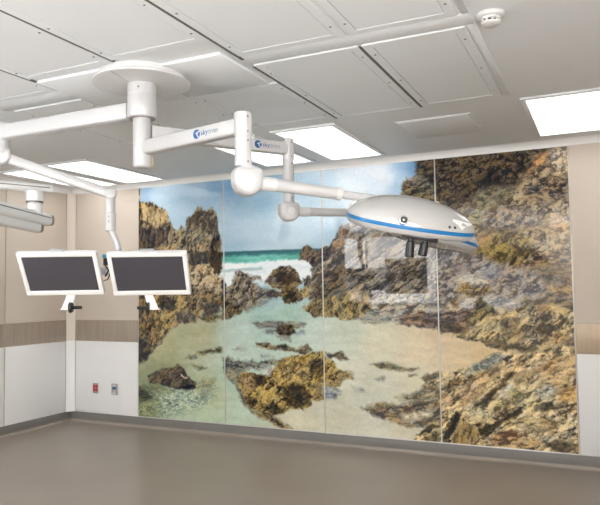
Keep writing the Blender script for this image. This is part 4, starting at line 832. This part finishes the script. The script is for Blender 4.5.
def monitor(c, label, flip):
    """tilted screen: the top leans out over the floor"""
    c = V(c); tz = radians(34.5)
    x = R_; upv = V((0, 0, 1))*cos(tz)-F_*sin(tz); nrm = -F_*cos(tz)-V((0, 0, 1))*sin(tz)
    g = thing('monitor', label, 'monitor', tuple(c), 'twin screens on the monitor boom')
    hw, hh = .2775, .176
    P = lambda u, v, n_: c+x*u+upv*v+nrm*n_
    f = MB()
    bz = .030
    f.obox(P(0, hh-bz/2, 0), x*hw, upv*(bz/2), nrm*.020, .004); f.obox(P(0, -hh+bz*.6, 0), x*hw, upv*(bz*.6), nrm*.020, .004)
    f.obox(P(-hw+bz/2, 0, 0), x*(bz/2), upv*(hh-.01), nrm*.0195, .004); f.obox(P(hw-bz/2, 0, 0), x*(bz/2), upv*(hh-.01), nrm*.0195, .004)
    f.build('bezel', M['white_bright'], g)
    MB().obox(P(0, 0, .006), x*(hw-.02), upv*(hh-.02), nrm*.006, 0).build('screen', M['screen'], g, smooth=False)
    MB().obox(P(0, 0, -.022), x*(hw-.006), upv*(hh-.006), nrm*.016, .008).build('back_shell', M['white_soft'], g)
    MB().obox(P(.0, hh+.006, -.01), x*.05, upv*.008, nrm*.014, .003).build('top_tab', M['white'], g)
    b = MB(); b.obox(P(0, -.02, -.06), x*.06, upv*.06, nrm*.024, .004)
    q = P(0, -.02, -.08); e = yk+R_*((c-yk).dot(R_))
    b.tube([q, e], .02, 16); b.build('mount_bracket', M['white'], g)
    # bracket under the bottom edge with a lateral sterile handle
    s = -1 if flip else 1
    base = P(0.03*s, -hh, 0)
    hb = MB(); lo = base+V((0, 0, -.105))-R_*.035*s
    hb.prism([base+R_*.035*s*1, base-R_*.022*s, lo-R_*.028*s, lo-R_*.045*s+V((0, 0, -.010)), lo+R_*.034*s+V((0, 0, -.012))], F_*.02)
    br = hb.build('handle_bracket', M['white_bright'], g, smooth=False)
    hp = lo+R_*.030*s+V((0, 0, .004))-F_*.005
    MB().cyl(hp, hp+R_*.022*s, .040, .036, n=28, bev=.004).build('handle_flange', M['black'], g)
    MB().tube([hp, hp+R_*.028*s, hp+R_*.032*s, hp+R_*.085*s, hp+R_*.088*s], [.011, .011, .0115, .0125, .009], 18).build('sterile_handle', M['black'], g)
    return g
monitor(MC1, 'left white-framed dark monitor of the pair, in front of the wall corner', False)
monitor(MC2, 'right white-framed dark monitor of the pair, overlapping the seascape edge', True)
# cables and tag showing between the screens
cm_ = (MC1+MC2)/2
root_c = thing('cable_bundle', 'black and white cables with a blue tag hanging between the two monitors', 'cables', tuple(yk+V((0, 0, .03))))
cs = [cm_-F_*.0+V((0, 0, .13))-R_*.01, cm_+F_*.05+R_*.02+V((0, 0, .06)), cm_+F_*.06-R_*.01+V((0, 0, -.01)), cm_+F_*.08-R_*.04+V((0, 0, .03))]
MB().tube([yk-R_*.02+V((0, 0, .03))-F_*.02, cm_+F_*.06-R_*.03+V((0, 0, .10)), cm_+F_*.02-R_*.012+V((0, 0, .06)), cm_+F_*.03+R_*.012+V((0, 0, .02)), cm_+F_*.06-R_*.02-V((0, 0, .02))], .006, 10).build('black_cable', M['black'], root_c)
MB().tube([yk+R_*.03+V((0, 0, .03))-F_*.02, cm_+F_*.08+R_*.0+V((0, 0, .07)), cm_+F_*.05+R_*.022+V((0, 0, .01)), cm_+F_*.06-R_*.005-V((0, 0, .045)), cm_+F_*.09-R_*.04-V((0, 0, .05))], .004, 10).build('thin_cable', M['black'], root_c)
MB().tube([yk+R_*.0+V((0, 0, .03))-F_*.02, cm_+F_*.09+V((0, 0, .06)), cm_+F_*.06+R_*.015+V((0, 0, .03)), cm_+F_*.08-R_*.02-V((0, 0, .01))], .012, 12).build('white_cable', M['white_soft'], root_c)
MB().obox(cm_+F_*.045+V((0, 0, .125)), R_*.035, F_*.012, V((0, 0, .012)), .003).build('cable_tag', M['tealtag'], root_c)
MB().obox(cm_+F_*.055+V((0, 0, .085))-R_*.012, R_*.02, F_*.01, V((0, 0, .026)), .003).build('cable_plug', M['black'], root_c)

# ------------------------------------------------------------------ equipment arm at the left edge
J = V((1.87, -2.31, 0)); dA = V((.41, .91, 0)).normalized(); zu = 2.475
root = thing('equipment_arm', 'white beam with a swivel joint and two grey-capped bars at the left edge', 'ceiling arm', (J.x, J.y, 2.2))
ca = J-dA*1.35
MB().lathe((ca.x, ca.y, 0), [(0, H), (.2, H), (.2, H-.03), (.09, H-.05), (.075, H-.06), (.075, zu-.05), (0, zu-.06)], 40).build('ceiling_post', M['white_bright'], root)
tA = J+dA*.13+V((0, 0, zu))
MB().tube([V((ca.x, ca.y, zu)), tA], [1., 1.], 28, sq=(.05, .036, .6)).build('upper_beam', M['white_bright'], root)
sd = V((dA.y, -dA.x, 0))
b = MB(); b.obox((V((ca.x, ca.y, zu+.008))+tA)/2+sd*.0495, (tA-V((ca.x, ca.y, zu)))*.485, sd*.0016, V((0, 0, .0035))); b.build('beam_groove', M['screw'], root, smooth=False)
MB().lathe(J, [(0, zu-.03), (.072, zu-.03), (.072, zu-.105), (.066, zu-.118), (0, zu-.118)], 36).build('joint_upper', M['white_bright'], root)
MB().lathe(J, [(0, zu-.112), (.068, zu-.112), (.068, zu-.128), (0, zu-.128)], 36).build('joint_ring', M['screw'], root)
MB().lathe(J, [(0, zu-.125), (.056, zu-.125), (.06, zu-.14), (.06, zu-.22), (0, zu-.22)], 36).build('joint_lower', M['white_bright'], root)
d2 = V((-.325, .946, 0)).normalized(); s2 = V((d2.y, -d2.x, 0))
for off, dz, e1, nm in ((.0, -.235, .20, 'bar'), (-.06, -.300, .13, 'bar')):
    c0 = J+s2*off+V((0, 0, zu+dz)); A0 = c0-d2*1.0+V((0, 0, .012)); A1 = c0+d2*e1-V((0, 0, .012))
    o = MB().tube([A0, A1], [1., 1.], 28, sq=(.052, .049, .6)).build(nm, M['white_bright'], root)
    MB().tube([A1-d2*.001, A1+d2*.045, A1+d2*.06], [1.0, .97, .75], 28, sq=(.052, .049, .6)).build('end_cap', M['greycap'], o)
    if dz > -.25: MB().obox((A0+A1)/2+s2*.0517+V((0, 0, .012)), (A1-A0)*.49, s2*.0016, V((0, 0, .0035))).build('groove', M['screw'], o, smooth=False)

# ------------------------------------------------------------------ wall outlets
def plate(x0, x1, z0, z1, g): MB().box((x0, -.012, z0), (x1, -.004, z1), .002).build('cover_plate', M['steel'], g)
g = thing('red_outlet', 'steel wall plate with four red sockets, left of the data outlet', 'wall outlet', (.417, -.004, .425))
plate(.375, .459, .362, .486, g)
for x in (.398, .436):
    for z in (.447, .405): MB().box((x-.016, -.016, z-.0175), (x+.016, -.011, z+.0175), .002).build('red_socket', M['red'], g)
g = thing('data_outlet', 'steel wall plate with white and blue data jacks, beside the seascape', 'wall outlet', (.715, -.004, .425))
plate(.670, .762, .360, .492, g)
MB().box((.687, -.016, .462), (.745, -.011, .480), .001).build('jack_label', M['white_soft'], g)
MB().box((.690, -.016, .424), (.742, -.011, .452), .002).build('blue_jack', M['logo'], g)
MB().box((.700, -.016, .398), (.738, -.011, .420), .002).build('white_jack', M['white_soft'], g)
MB().box((.687, -.016, .370), (.745, -.011, .386), .001).build('jack_label', M['white_soft'], g)

# added fill lamps, unseen behind the viewer, brightening the ceiling
ld = bpy.data.lights.new('added_uplight', 'AREA'); ld.shape = 'DISK'; ld.size = .9; ld.energy = 98.0*.85; ld.color = (.93, .97, 1.)
lo_ = bpy.data.objects.new('added_uplight', ld); COL.objects.link(lo_); lo_.location = (1.5, -6.4, 1.70); lo_.rotation_euler = (pi, 0, 0)
l2 = bpy.data.objects.new('added_uplight', ld.copy()); COL.objects.link(l2); l2.location = (6.3, -7.9, 1.72); l2.rotation_euler = (pi, 0, 0); l2.data.energy = 98.0  # second added lamp, lifts the ceiling on the right

# ------------------------------------------------------------------ world and camera
wd = bpy.data.worlds.new('world'); SC.world = wd; wd.use_nodes = True
wd.node_tree.nodes['Background'].inputs[0].default_value = (.8, .85, .9, 1); wd.node_tree.nodes['Background'].inputs[1].default_value = .3
cam = bpy.data.cameras.new('camera'); co = bpy.data.objects.new('camera', cam); COL.objects.link(co)
cam.sensor_fit = 'HORIZONTAL'; cam.sensor_width = 36.; cam.lens = 648.9143/600*36
yaw, pit, rol = -.438, .0572, -.0146
f = V((sin(yaw)*cos(pit), cos(yaw)*cos(pit), sin(pit))); r = V((cos(yaw), -sin(yaw), 0)); u = r.cross(f)
r2 = r*cos(rol)+u*sin(rol); u2 = -r*sin(rol)+u*cos(rol)
mm = Matrix((r2, u2, -f)).transposed().to_4x4(); mm.translation = V((6.1352, -6.2313, 1.5963)); co.matrix_world = mm
cam.clip_start = .05
SC.camera = co
vs = SC.view_settings
SC.display_settings.display_device = 'sRGB'
vs.view_transform = 'Standard'; vs.look = 'None'; vs.gamma = 1; vs.use_curve_mapping = False; vs.exposure = 1.3
